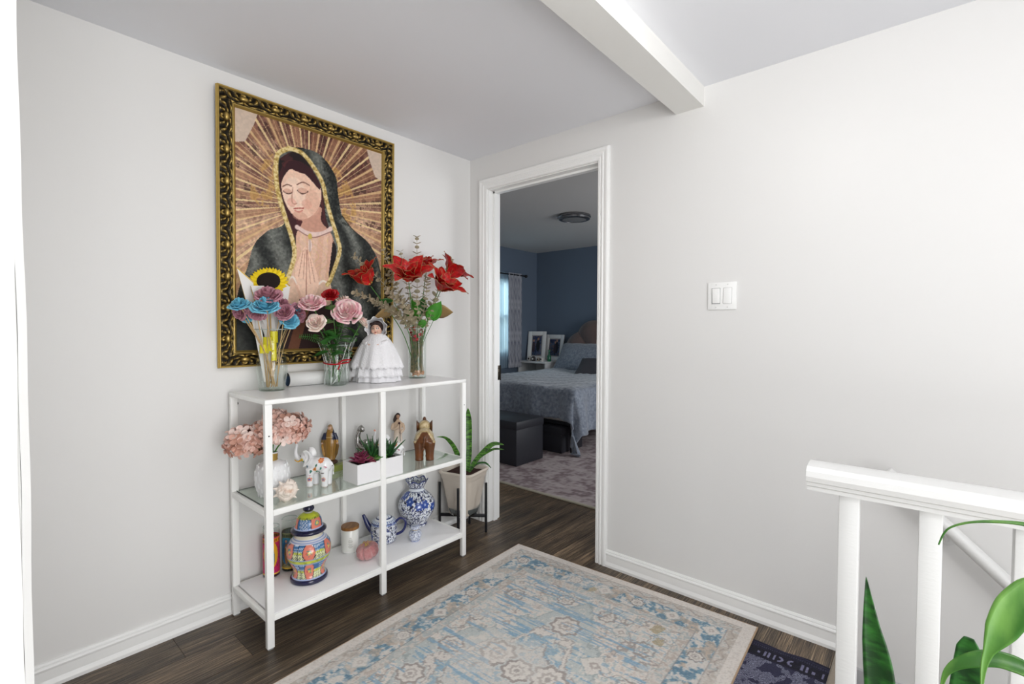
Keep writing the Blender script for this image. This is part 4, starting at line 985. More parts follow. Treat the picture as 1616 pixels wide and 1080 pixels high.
def petal_mesh(L, Wd):
    key = (round(L, 3), round(Wd, 3))
    if key in pet_mesh: return pet_mesh[key]
    b = B(); N_ = 12
    def f(u, v):
        w_ = Wd * (math.sin(PI * u ** .8) ** .8) * (1 - .15 * u); s_ = 2 * v - 1
        return Vector((L * (.06 + .94 * u), w_ * s_ / 2, L * (.20 * math.sin(u * 2.4) - .10 * u) + .10 * abs(w_ * s_) + .004 * math.sin(u * 18) * s_))
    grid(b, N_, 6, f); me = bpy.data.meshes.new('petal'); b.to_mesh(me); b.free(); me.materials.append(M_red)
    me.polygons.foreach_set('use_smooth', [True] * len(me.polygons))
    b = B()
    for s_ in (0, 1): tube(b, [f(i / N_, s_) + Vector((0, 0, .0003)) for i in range(N_ + 1)], .0007, 4)
    tube(b, [f(i / N_, .5) + Vector((0, 0, .0003)) for i in range(N_)], .0004, 4)
    me2 = bpy.data.meshes.new('gold_edge'); b.to_mesh(me2); b.free(); me2.materials.append(M_gedge); pet_mesh[key] = (me, me2); return pet_mesh[key]
g3 = 'red glitter flowers in the ribbed vase'
def poins(label, P, dirv, R, seed, cup=.35):
    R = R * 1.27; o = thing('red_silk_flower', label, 'flower', P, 0, g3); q0 = Vector(dirv).to_track_quat('Z', 'Y').to_matrix(); rr_ = random.Random(seed)
    for lay, (n_, L, w_, el) in enumerate(((6, R * 1.22, R * .72, cup), (5, R * .92, R * .54, cup + .42))):
        me, me2 = petal_mesh(L, w_)
        for j in range(n_):
            Rm = (q0 @ Matrix.Rotation(2 * PI * (j + .5 * lay) / n_ + rr_.uniform(-.15, .15), 3, 'Z') @ Matrix.Rotation(-el + rr_.uniform(-.12, .12), 3, 'Y')).to_euler()
            p_ = bpy.data.objects.new('petal', me); COL.objects.link(p_); p_.parent = o; p_.rotation_euler = Rm
            e_ = bpy.data.objects.new('gold_edge', me2); COL.objects.link(e_); e_.parent = p_
    b = B()
    for k in range(9):
        a = k * 2.4; r_ = .004 * math.sqrt(k); c_ = q0 @ Vector((r_ * math.cos(a) * 1.4, r_ * math.sin(a) * 1.4, .012 + .008 * rr_.random())); ball(b, c_, .0042, u=7, v=5)
    obj('stamens', b, mat('gold_bead', '#c9a44a', .3, metal=.6) if 'gold_bead' not in bpy.data.materials else bpy.data.materials['gold_bead'], o)
    b = B(); d_ = Vector(dirv).normalized(); stemtube(b, -d_ * .004, Vector((v3[0] + rr_.uniform(-.015, .015), v3[1] + rr_.uniform(-.015, .015), zt + .04)) - Vector(P), .0022); obj('stem', b, M_stem, o)
    return o
poins('red glitter flower farthest left, overlapping the picture frame', (.13, -.804, 1.405), (.0, -.55, .75), .092, 1, .75)
poins('red glitter flower facing forward in the middle of the gilded bouquet', (.20, -.628, 1.432), (.52, -.42, .78), .102, 2, .58)
poins('red glitter flower low on the right, petals spreading downwards', (.19, -.425, 1.400), (.55, .15, .60), .105, 3, .50)
poins('red glitter flower highest on the right of the gilded bouquet', (.14, -.32, 1.480), (.30, .55, .72), .098, 4, .58)
poins('partly hidden red glitter flower at the top behind the rightmost one', (.095, -.43, 1.515), (.1, -.2, .9), .078, 5, .5)
# eucalyptus sprays: rows of paired round leaves, gilded
M_euc = mat('gilded_eucalyptus', '#d3c8ae', .45, metal=.1, var=(40, '#a3987c', .35, .65))
eb = bmesh.new()
def disc(u, v): a = 2 * PI * u; r_ = v; return Vector((r_ * math.cos(a) * 1.15 + 1.05, r_ * math.sin(a), .18 * r_ * r_))
b = B(); vs = [b.verts.new((1.05 + 1.1 * math.cos(2 * PI * k / 10), .95 * math.sin(2 * PI * k / 10), .22)) for k in range(10)]; c0 = b.verts.new((.9, 0, 0))
for k in range(10): b.faces.new((vs[k], vs[(k + 1) % 10], c0))
me_e = bpy.data.meshes.new('eucalyptus_leaf'); b.to_mesh(me_e); b.free(); me_e.materials.append(M_euc); eb.free()
g4 = 'gilded eucalyptus sprays'
def spray(label, tip, bend=(0, 0, 0), n_=15, s0=.0215, s1=.011, start=.28):
    P0 = Vector((v3[0], v3[1], zt + .20)); tip = Vector(tip); o = thing('eucalyptus_spray', label, 'branch', P0, 0, g4)
    D = tip - P0; path = sp3([(0, 0, -.14), (0, 0, 0), D * .5 + Vector(bend), D], 10)[10:]
    b = B(); tube(b, [Vector((0, 0, -.14))] + path, .0014, 5); obj('stem', b, M_euc, o)
    for k in range(n_):
        t = start + (1 - start) * k / (n_ - 1); i = min(len(path) - 2, int(t * (len(path) - 1))); p = path[i].lerp(path[i + 1], t * (len(path) - 1) - i); d = (path[i + 1] - path[i]).normalized()
        s_ = s0 + (s1 - s0) * t
        for q in range(2):
            l = bpy.data.objects.new('leaf', me_e); COL.objects.link(l); l.parent = o; l.location = p; l.scale = (s_, s_, s_)
            l.rotation_euler = (d.to_track_quat('Z', 'X').to_matrix() @ Matrix.Rotation(k * 1.57 + q * PI, 3, 'Z') @ Matrix.Rotation(-.45, 3, 'Y')).to_euler()
spray('gilded eucalyptus spray rising highest, straight up above the red flowers', (.10, -.497, 1.686), n_=14, start=.35)
spray('thin upright gilded eucalyptus spray left of the tallest one', (.10, -.605, 1.595), n_=13, s0=.012)
spray('gilded eucalyptus spray arching up and left over the picture', (.09, -.864, 1.544), (-.01, .03, .04), 15)
spray('short gilded eucalyptus spray against the right edge of the picture frame', (.09, -.70, 1.590), n_=12)
spray('gilded eucalyptus spray between the two right-hand red flowers', (.13, -.28, 1.590), n_=13)
spray('gilded eucalyptus spray reaching low to the left above the pink roses', (.16, -.905, 1.362), (.02, 0, .045), 16, .0155)
spray('broad gilded eucalyptus spray drooping left of centre, its round leaves facing forward', (.22, -.765, 1.372), (.03, .01, .03), 13, .019, .012)
spray('short gilded eucalyptus spray below the middle red flower', (.22, -.60, 1.36), (.02, 0, .0), 10, .015, .010, .25)
spray('short gilded eucalyptus spray on the right above the vase rim', (.22, -.47, 1.35), (.02, 0, .0), 10, .014, .009, .25)
spray('gilded eucalyptus spray low on the left of the bouquet, under the leftmost red flower', (.17, -.80, 1.32), (.02, 0, .03), 14, .018, .012)
spray('gilded eucalyptus spray tucked between the middle and right red flowers', (.19, -.50, 1.46), (.02, 0, .02), 13, .018, .012)
spray('short upright gilded eucalyptus spray just behind the middle red flower', (.12, -.58, 1.50), (0, 0, 0), 13, .018, .012)
spray('gilded eucalyptus spray leaning left behind the middle red flower', (.13, -.70, 1.47), (0, 0, .02), 13, .018, .012)
def bigleaf(name, label, P, L, W_, rot, m, grp, curl=.2):
    o = thing(name, label, 'leaf', P, 0, grp); q = obj('leaf_blade', leaf_bm(L, W_, curl, 12, .2), m, o, True, angle=180); q.rotation_euler = rot; z_ = q.modifiers.new('s', 'SOLIDIFY'); z_.thickness = .0008
    b = B(); stemtube(b, (0, 0, 0), Vector((v3[0], v3[1], zt + .05)) - Vector(P), .0015); obj('stem', b, M_stem, o)
M_goldleaf = mat('matte_gold_leaf', '#9d8050', .5, metal=.2, bump=(60, .2)); g5 = 'large leaves around the ribbed vase'
bigleaf('gold_leaf', 'broad matte gold leaf drooping left over the doll bonnet', (.16, -.66, 1.292), .15, .085, (.6, .28, math.atan2(-.65, -.7) + .2), M_goldleaf, g5)
bigleaf('gold_leaf', 'broad matte gold leaf on the right, above the vase rim', (.15, -.44, 1.285), .12, .09, (-1.0, -.05, math.atan2(.65, .75)), M_goldleaf, g5, .1)
bigleaf('green_leaf', 'bright green pointed leaf standing left of centre below the red flowers', (.19, -.56, 1.24), .12, .050, (1.2, -1.25, AZ - 1.6), mat('bright_leaf', '#2f7a1f', .4, var=(30, '#4f9a30', .3, .7)), g5, -.05)
bigleaf('green_leaf', 'broad bright green leaf right of centre above the vase rim', (.19, -.50, 1.24), .125, .070, (-1.1, -.95, AZ + 1.4), bpy.data.materials['bright_leaf'], g5, .1)
bigleaf('green_leaf', 'small green leaf curling over the front rim of the ribbed vase', (.19, -.53, 1.20), .08, .045, (.3, -.9, AZ), bpy.data.materials['bright_leaf'], g5, .4)
bigleaf('green_leaf', 'dark green leaf under the left red flower', (.17, -.70, 1.335), .10, .05, (.5, .1, math.atan2(-.65, -.7)), M_leafd, g5, .2)

# ---- rolled poster against the wall
ro = thing('paper_roll', 'white rolled-up paper lying against the wall behind the rose vase', 'paper roll', (.042, -1.175, zt + .0335))
b = B(); pts = []
lathe(b, [(.033, 0), (.033, .30)], 32, cap=False, mt=rotto((0, 1, 0)).to_4x4()); q = obj('paper_layer', b, mat('white_roll_paper', '#eeeeec', .55), ro); z_ = q.modifiers.new('s', 'SOLIDIFY'); z_.thickness = .0016; z_.offset = -1
b = B(); lathe(b, [(.0295, .0015), (.0295, .2985)], 32, cap=False, mt=rotto((0, 1, 0)).to_4x4()); q = obj('printed_inside', b, mat('dark_print', '#5a5a50', .6, var=(30, '#2d4a6a', .4, .6)), ro); z_ = q.modifiers.new('s', 'SOLIDIFY'); z_.thickness = .001; z_.offset = -1

# ---- doll in white lace
dc = (.128, -.768, zt); do = thing('porcelain_doll', 'doll with dark hair in a white lace gown and bonnet on the top shelf', 'doll', dc, AZ)
M_lace = mat('white_lace', '#f2f1f3', .75, bump=(140, 1.0), sheen=.3); M_satin = mat('white_satin', '#f4f3f6', .4, bump=(30, .3), sheen=.4)
def skirt(z0, z1, r0, r1, k, amp, hem=0.0):
    b = B()
    def f(u, v):
        a = 2 * PI * u; r_ = r0 + (r1 - r0) * v ** .8; q = 1 + amp * v * math.sin(a * k) + amp * .5 * v * math.sin(a * (k * 2 + 3) + 1)
        z = z0 + (z1 - z0) * v + hem * v ** 6 * abs(math.sin(a * 14))
        return Vector((r_ * q * math.cos(a) * .86, r_ * q * math.sin(a), z))
    grid(b, 168, 14, f); bmesh.ops.remove_doubles(b, verts=b.verts, dist=.0002); return b
def gown(z0, z1, r0, r1, pw, k, amp, n1=0.0, a0=0.0):
    b = B()
    def f(u, v):
        a = 2 * PI * u; r_ = r0 + (r1 - r0) * v ** pw; q = 1 + amp * v * math.sin(a * k + a0) + amp * .45 * v * math.sin(a * (k * 2 + 3) + 1)
        z = z0 + (z1 - z0) * v ** 1.25 - n1 * max(0, v - .9) / .1 * abs(math.sin(a * 13))
        return Vector((r_ * q * math.cos(a) * .84, r_ * q * math.sin(a), z))
    grid(b, 220, 18, f); bmesh.ops.remove_doubles(b, verts=b.verts, dist=.0002); return b
o_ = obj('underskirt', gown(.16, .002, .030, .112, .45, 8, .05), M_satin, do, True, angle=180)
o_ = obj('lace_skirt', gown(.19, .030, .028, .118, .42, 9, .07, .006), M_lace, do, True, angle=180); z_ = o_.modifiers.new('s', 'SOLIDIFY'); z_.thickness = .0012
o_ = obj('lace_cape', gown(.240, .075, .012, .126, .60, 5, .07, .009, 1.2), M_lace, do, True, angle=180); z_ = o_.modifiers.new('s', 'SOLIDIFY'); z_.thickness = .0012
b = B(); lathe(b, [(.036, .12), (.032, .19), (.028, .225), (.012, .238), (.010, .25)], 20); obj('bodice', b, M_satin, do)
b = B()
ball(b, (0, 0, .268), (.0225, .0215, .0275), u=24, v=18); ball(b, (.0205, 0, .266), (.004, .0035, .005), u=8, v=6); ball(b, (.014, -.010, .258), (.008, .008, .008), u=8, v=6); ball(b, (.014, .010, .258), (.008, .008, .008), u=8, v=6); tube(b, [(0, 0, .235), (0, 0, .255)], .009, 12); ball(b, (.0155, 0, .248), (.006, .007, .005), u=8, v=6)
hd = sculpt('head', b, mat('doll_skin', attr=True, rough=.35), do, .0011, it=3)
def dollp(co):
    y, z = co[:, 1], co[:, 2] - .268; fr = co[:, 0] > .004; C = Canvas(y, z, '#e2b8a2')
    for s_ in (-1, 1):
        C.ell(s_ * .0085, .0015, .0048, .0026, '#2a1512'); C.ell(s_ * .0085, .0012, .0018, .0014, '#e9e2dc'); C.line([(s_ * .0035, .0070), (s_ * .008, .0088), (s_ * .0135, .0065)], .0008, '#4a2a20'); C.ell(s_ * .012, -.009, .0045, .0035, '#e09a88', .5)
    C.ell(0, -.0142, .0042, .0020, '#a3323a'); sk = np.tile(hx('#e2b8a2'), (len(y), 1)); C.c = np.where(fr[:, None], C.c, sk)
    return C.c
paint(hd, dollp)
b = B(); ball(b, (-.0035, 0, .273), (.0235, .0245, .0265), u=20, v=14)
for k in range(9): a = -.9 + k * .225; ball(b, (.0165 * math.cos(a * .6) + .002, .022 * math.sin(a), .289 - .004 * abs(a)), (.005, .005, .006), u=8, v=6)
obj('hair', b, mat('dark_brown_hair', '#2b1714', .6, bump=(120, .8)), do)
b = B()
def bon(u, v):
    a = PI * (u - .5) * 1.66; r_ = .030 + .010 * v + .0035 * math.sin(u * 44) * v ** 3; x = -.026 + .038 * v
    return Vector((x, r_ * math.sin(a) * 1.05, .270 + r_ * math.cos(a) * 1.08))
grid(b, 88, 8, bon); q = obj('bonnet_brim', b, M_lace, do, True, angle=180); z_ = q.modifiers.new('s', 'SOLIDIFY'); z_.thickness = .0012
b = B(); lathe(b, [(.031, 0), (.029, .008), (.020, .017), (.001, .021)], 24, (-.024, 0, .272), mt=rotto((-1, 0, 0)).to_4x4()); obj('bonnet_back', b, M_satin, do)
b = B(); tube(b, [(.040, .012 * math.cos(a) - .012, .205 + .014 * math.sin(a)) for a in np.linspace(0, 2 * PI, 25)], .0016, 6, cap=False); obj('blue_ribbon_ring', b, mat('pale_blue_ribbon', '#a9c6dc', .5), do)
for s_ in (-1, 1):
    b = B(); tube(b, sp3([(.005, s_ * .030, .222), (.025, s_ * .052, .195), (.048, s_ * .030, .186)], 5), [.012] * 5 + [.016] * 5 + [.014], 12); obj('sleeve', b, M_lace, do, True)
    b = B(); ball(b, (.055, s_ * .022, .187), (.007, .006, .005), u=10, v=8)
    for k in range(4): tube(b, [(.058, s_ * (.018 + .0028 * k), .187), (.064, s_ * (.016 + .0028 * k), .185), (.067, s_ * (.014 + .0028 * k), .182)], [.0017, .0015, .001], 6)
    tube(b, [(.055, s_ * .027, .190), (.060, s_ * .029, .192)], [.0018, .0012], 6); obj('hand', b, mat('doll_hand', '#e2b8a2', .4) if 'doll_hand' not in bpy.data.materials else bpy.data.materials['doll_hand'], do)

for ob in do.children:
    if ob.name.split('.')[0] in ('head', 'hair', 'bonnet_brim', 'bonnet_back'): ob.scale = (1.27,) * 3; ob.location = (.004, 0, .243 * (1 - 1.27) - .014)
bigleaf('green_leaf', 'narrow bright green leaf rising to the left behind the vase rim', (.17, -.585, 1.23), .13, .040, (1.3, -1.0, AZ - 1.9), bpy.data.materials['bright_leaf'], g5, -.05)
bigleaf('green_leaf', 'second pointed green leaf on the right beneath the lowest red flower', (.20, -.47, 1.235), .12, .055, (-1.0, -1.15, AZ + 1.2), bpy.data.materials['bright_leaf'], g5, .05)
bigleaf('green_leaf', 'dark green leaf behind the gilded stems, right of the vase centre', (.12, -.50, 1.26), .12, .06, (-.6, -1.2, AZ + .9), M_leafd, g5, .05)

# ================================================================== MIDDLE SHELF
# ---- hydrangeas in the white ribbed vase
hv = (.200, -1.309, zm); o = thing('ribbed_vase', 'white leaf-ribbed ceramic vase with a gold neck, holding blush hydrangeas', 'vase', hv)
b = B()
def rb(a, t): return 1 + .035 * abs(math.sin(a * 9 + (1.2 if int(t * 7) % 2 else 0))) * math.sin(min(1, t * 1.15) * PI)
lathe(b, [(.046, 0), (.050, .006), (.056, .025), (.061, .05), (.063, .075), (.061, .10), (.052, .122), (.036, .134), (.021, .139)], 144, rip=rb); obj('vase_body', b, mat('white_ceramic', '#edeeef', .3), o)
b = B()
for lay in range(6):
    for j in range(14):
        a = 2 * PI * (j + .5 * (lay % 2)) / 14; z = .012 + lay * .020; r_ = np.interp(z, [0, .05, .075, .1, .13], [.047, .0605, .0625, .060, .044]) + .0005
        lb = Vector((math.cos(a), math.sin(a), 0)); t_ = Vector((-math.sin(a), math.cos(a), 0))
        ball(b, lb * r_ + ZZ * z, (.0042, .0062, .0155), Matrix.Rotation(a, 3, 'Z'), 8, 6)
q = obj('raised_leaf_pattern', b, mat('white_ceramic_relief', '#f0f1f2', .3), o); q['kind'] = 'stuff'
b = B(); lathe(b, [(.019, .137), (.0205, .141), (.0195, .150), (.0205, .158), (.0205, .168)], 40, cap=False); obj('gold_neck', b, mat('gold_glaze', '#a98a45', .35, metal=.5), o)
b = B(); lathe(b, [(.0205, .167), (.0225, .170), (.020, .172)], 40, cap=False); obj('lip', b, bpy.data.materials['white_ceramic'], o)
M_hyd = [mat('hydrangea_%d' % k, c_, .6, var=(50, c2, .4, .65)) for k, (c_, c2) in enumerate((('#edcbbf', '#deae9e'), ('#f2ddd4', '#e8c4b8'), ('#d9a896', '#c08c78')))]
g6 = 'blush silk hydrangea heads'
def hydr(label, P, R, n_, seed, sx=1.0, sz=.8):
    o = thing('hydrangea', label, 'flower', P, 0, g6); rr_ = random.Random(seed); bs = [B(), B(), B()]
    for k in range(n_):
        z = 1 - 1.75 * (k + .5) / n_; a = k * 2.39996; s_ = math.sqrt(max(0, 1 - z * z)); nrm = Vector((s_ * math.cos(a), s_ * math.sin(a), z)); c_ = Vector((nrm.x * R, nrm.y * R * sx, nrm.z * R * sz)) * rr_.uniform(.82, 1.05)
        M3 = nrm.to_track_quat('Z', 'X').to_matrix() @ Matrix.Rotation(rr_.uniform(0, 3), 3, 'Z') @ Matrix.Rotation(rr_.uniform(-.38, .38), 3, 'X'); b = bs[rr_.choice((0, 0, 1, 1, 2))]; L = rr_.uniform(.021, .027)
        for j in range(4):
            Mj = M3 @ Matrix.Rotation(j * PI / 2, 3, 'Z')
            g_ = [c_ + Mj @ Vector(p) * L for p in ((.03, 0, 0), (.34, -.34, .09), (.68, -.46, .19), (.97, -.30, .28), (1.06, 0, .26), (.97, .30, .28), (.68, .46, .19), (.34, .34, .09), (.60, 0, .05))]
            vs = [b.verts.new(p) for p in g_]
            for q in range(8): b.faces.new((vs[q], vs[(q + 1) % 8], vs[8]))
    for k in range(3):
        q = obj('florets', bs[k], M_hyd[k], o, True, angle=180); q['kind'] = 'stuff'
    b = B(); stemtube(b, (0, 0, -R * .3), Vector((hv[0], hv[1], zm + .145)) - Vector(P), .003); obj('stem', b, M_stem, o)
    b = B(); ball(b, (0, 0, 0), (R * .74, R * .74 * sx, R * .62), u=14, v=10); obj('flower_core', b, M_hyd[2], o)
hydr('blush hydrangea head farthest left, hanging beyond the shelf post', (.185, -1.405, .752), .062, 54, 1, 1.15, .95)
hydr('blush hydrangea head behind the left front post', (.20, -1.345, .772), .055, 44, 2)
hydr('large blush hydrangea head right of the left front post', (.20, -1.245, .778), .070, 70, 3, 1.2, .85)
hydr('small tan-tinged hydrangea head rising at the top right', (.155, -1.275, .820), .042, 34, 4, 1.1)
b = B(); lf = thing('hydrangea_leaf', 'dull gold-green leaf under the left hydrangea, beside the gold neck', 'leaf', (.195, -1.33, .700)); q = obj('leaf_blade', leaf_bm(.09, .045, .1), mat('olive_gold_leaf', '#7d6e33', .45), lf, True, angle=180); q.rotation_euler = (1.0, -.1, math.atan2(-.65, -.75)); b.free()
b = B(); stemtube(b, (0, 0, 0), (.005, .02, -.04), .0015); obj('stem', b, M_stem, lf)

# ---- spiny sea shell
so = thing('sea_shell', 'cream spiny conch shell at the front of the glass shelf', 'shell', (.300, -1.300, zm + .034), .3)
b = B(); NT, NP = 90, 18; V = []
for i in range(NT + 1):
    t = i / NT; ph_ = t * 4.2 * 2 * PI; k = t ** 1.5; Rr = .024 * k; rr_ = .003 + .019 * k; xx = .040 * (1 - k) - .006
    c_ = Vector((xx, Rr * math.cos(ph_), Rr * math.sin(ph_))); o1 = Vector((0, math.cos(ph_), math.sin(ph_)))
    sp_k = 1 + (.55 * max(0, math.cos(ph_ * 1.6)) ** 6)
    row = []
    for j in range(NP):
        a = 2 * PI * j / NP; rad = rr_ * (1 + (sp_k - 1) * max(0, math.cos(a - .5)) ** 4)
        row.append(b.verts.new(c_ + o1 * rad * math.cos(a) + Vector((1, 0, 0)) * rad * math.sin(a) * 1.15))
    V.append(row)
for i in range(NT):
    for j in range(NP): b.faces.new((V[i][j], V[i][(j + 1) % NP], V[i + 1][(j + 1) % NP], V[i + 1][j]))
for k in range(9):
    a = k * .7; d = Vector((.25, math.cos(a), math.sin(a))); p = Vector((.004 + .002 * (k % 3), 0, 0)) + Vector((0, math.cos(a), math.sin(a))) * .032
    if p.z > -.028: tube(b, [p, p + d.normalized() * .017], [.008, .0012], 8)
for k in range(7):
    a = k * .9; d = Vector((.4, math.cos(a), math.sin(a))); p = Vector((.020, 0, 0)) + Vector((0, math.cos(a), math.sin(a))) * .018; tube(b, [p, p + d.normalized() * .012], [.005, .001], 8)
tube(b, [(-.01, 0, -.01), (-.04, .004, -.016), (-.062, .006, -.022)], [.024, .014, .005], 12)
bmesh.ops.rotate(b, verts=b.verts, cent=(0, 0, 0), matrix=Matrix.Rotation(-.75, 3, 'Z'))
obj('shell_body', b, mat('cream_shell', '#efe2d6', .45, var=(45, '#c99a78', .55, .78), bump=(50, .4)), so)

# ---- elephants
def elephant(name, label, c, rz, s, m, up=True, pfn=None, vox=.02, trunk=1.0, group=None):
    o = thing(name, label, 'figurine', c, rz, group); b = B(); S_ = lambda *p: Vector(p) * s
    ball(b, S_(-.02, 0, .56), (.30 * s, .215 * s, .225 * s)); ball(b, S_(-.17, 0, .56), (.20 * s, .20 * s, .215 * s)); ball(b, S_(.16, 0, .60), (.17 * s, .17 * s, .18 * s))
    for (x, y, f_) in ((.17, .11, .02), (.13, -.11, -.02), (-.20, .115, -.02), (-.25, -.115, .01)):
        tube(b, [S_(x, y, .50), S_(x + f_, y, .26), S_(x + f_, y, .07), S_(x + f_ + .01, y, .0)], [.13 * s, .10 * s, .088 * s, .10 * s], 14)
    hz = .78 if up else .70
    ball(b, S_(.33, 0, hz), (.16 * s, .145 * s, .16 * s)); ball(b, S_(.34, 0, hz + .06), (.11 * s, .11 * s, .11 * s))
    tr = [S_(.42, 0, hz - .02), S_(.53, 0, hz - .04), S_(.61, 0, hz + .06), S_(.61, 0, hz + .06 + .14 * trunk), S_(.585, 0, hz + .06 + .27 * trunk), S_(.62, 0, hz + .06 + .37 * trunk)] if up else [S_(.42, 0, hz - .02), S_(.53, 0, hz - .12), S_(.56, 0, .45), S_(.55, 0, .25), S_(.61, 0, .16)]
    tp = sp3(tr, 5); tube(b, tp, [(.075 - .042 * i / (len(tp) - 1)) * s for i in range(len(tp))], 14)
    ball(b, S_(.42, 0, hz - .11), (.07 * s, .05 * s, .035 * s))
    tl = sp3([S_(-.36, 0, .66), S_(-.43, .01, .52), S_(-.42, .02, .36)], 4); tube(b, tl, .018 * s, 8); ball(b, S_(-.42, .02, .33), (.03 * s, .03 * s, .045 * s), u=8, v=6)
    body = sculpt('body', b, m, o, vox * s, it=3)
    if pfn: paint(body, lambda co: pfn(co / s))
    for sg in (-1, 1):
        b = B()
        def ear(u, v, sg=sg):
            a = PI * (1.15 * u - .58) ; r_ = v * ((.21 if pfn is wdeco else .15) + .03 * math.sin(a * 2)) * s
            return Vector((.30 * s - r_ * math.cos(a) * .80, sg * (.125 * s + v * (.075 if pfn is wdeco else .05) * s + .012 * s * math.sin(v * 9)), (hz + .0) * s + r_ * math.sin(a) * 1.05))
        grid(b, 16, 8, ear); q = obj('ear', b, m if not pfn else m, o, True, angle=180); z_ = q.modifiers.new('s', 'SOLIDIFY'); z_.thickness = .022 * s
        if pfn: paint(q, lambda co: np.tile(np.array([.93, .93, .93]), (len(co), 1)))
        b = B(); tk = sp3([S_(.43, sg * .06, hz - .06), S_(.52, sg * .075, hz - .11), S_(.62, sg * .07, hz - .06)], 4); tube(b, tk, [(.026 - .019 * i / (len(tk) - 1)) * s for i in range(len(tk))], 10); obj('tusk', b, mat('tusk_' + name, '#d9a326' if pfn else '#e2d6b8', .35) if ('tusk_' + name) not in bpy.data.materials else bpy.data.materials['tusk_' + name], o)
        b = B(); ball(b, S_(.435, sg * .088, hz + .045), .017 * s, u=10, v=8); obj('eye', b, M_black, o)
    return o
def wdeco(co):
    x, y, z = co[:, 0], co[:, 1], co[:, 2]; s_ = np.sign(y); C = Canvas(x, z, '#eeeeef'); out = np.abs(y) > .05
    def fl(cx, cz, r, col, core, msk=True):
        a = np.arctan2(z - cz, x - cx); rr_ = np.hypot(x - cx, z - cz); C.put((rr_ < r * (.72 + .28 * np.abs(np.cos(a * 4)))) & out & msk, col); C.put((rr_ < r * .42) & out & msk, core)
    fl(.16, .22, .062, '#e0936f', '#5a6fb0'); fl(-.22, .22, .062, '#e0a58c', '#7d86b0'); fl(-.13, .72, .075, '#e27a3a', '#e9a070'); fl(.02, .50, .055, '#e09a5a', '#c9742e'); fl(.40, .72, .05, '#e0c33a', '#d9a326'); fl(.36, .66, .045, '#4f9f84', '#2f7f6a')
    for (cx, cz, r1, r2, rt, col) in ((.12, .44, .030, .05, .3, '#2f6f62'), (-.04, .44, .045, .02, -.4, '#2f7f5a'), (-.10, .42, .04, .018, .5, '#3a7f6a'), (-.02, .60, .02, .05, .5, '#2f6f5a'), (-.14, .52, .03, .035, 0, '#2f8f7a'), (-.26, .55, .045, .02, .6, '#a0405a'), (-.20, .40, .05, .018, -.2, '#3a2a20'), (.27, .62, .03, .02, 0, '#c98a8a'), (.24, .55, .02, .03, 0, '#4a7a9a'), (.15, .33, .025, .014, .5, '#c98a9a')): q = (((x - cx) * math.cos(rt) + (z - cz) * math.sin(rt)) / r1) ** 2 + ((-(x - cx) * math.sin(rt) + (z - cz) * math.cos(rt)) / r2) ** 2 < 1; C.put(q & out, col)
    C.put((z > 1.16), '#e09070', .9); C.put((z < .03), '#d8cfc8', .8)
    return C.c
M_wel = mat('painted_porcelain', attr=True, rough=.18, coat=.4)
g7 = 'painted white elephants'
elephant('elephant_figurine', 'white porcelain elephant painted with flowers, trunk raised, in front of the robed statue', (.235, -1.133, zm), math.atan2(-.6537, -.7568) + .0, .156, M_wel, True, wdeco, .024, group=g7)
elephant('elephant_figurine', 'second white flowered elephant, half hidden behind the succulent planter', (.205, -.735, zm), math.atan2(-.65, -.75), .143, M_wel, True, wdeco, .024, group=g7)
def bdeco(co):
    x, y, z = co[:, 0], co[:, 1], co[:, 2]; n = fbm(x * 9 + y * 5, z * 9, 5); c = hx('#4f2c15')[None] * (.7 + .7 * n[:, None]) + hx('#3a2408') * .3
    C = Canvas(x, z, c); lim = .47 + .9 * np.maximum(0, .16 - np.abs(y)) * 1.3
    arch = np.where(x < -.18, z > .74 - 2.0 * np.maximum(0, np.abs(y) - .06), z > .42)
    bl = arch & (x < .30) & (z > .46); C.put(bl, hx('#d8c49a')); C.put(bl & (fbm(x * 22, y * 22 + z * 22, 9) > .55), '#b39a66', .7); return C.c
elephant('carved_elephant', 'brown carved elephant seen from behind with a cream blanket on its back', (.228, -.552, zm), math.atan2(1.6, -1.98), .196, mat('carved_wood_paint', attr=True, rough=.3, coat=.3), True, bdeco, .02, trunk=.35).scale = (1, 1.18, 1)
bpy.data.materials['tusk_carved_elephant'].node_tree.nodes['Principled BSDF'].inputs['Base Color'].default_value = (*lin('#d8c8a0'), 1)
# ears of the carved elephant take their own brown paint
for ob in list(bpy.data.objects):
    if ob.name.startswith('ear') and ob.parent and ob.parent.name == 'carved_elephant':
        a = ob.data.color_attributes['Col']; n_ = len(ob.data.vertices); a.data.foreach_set('color', np.tile(np.array([*lin('#5d371c'), 1], np.float32), n_))

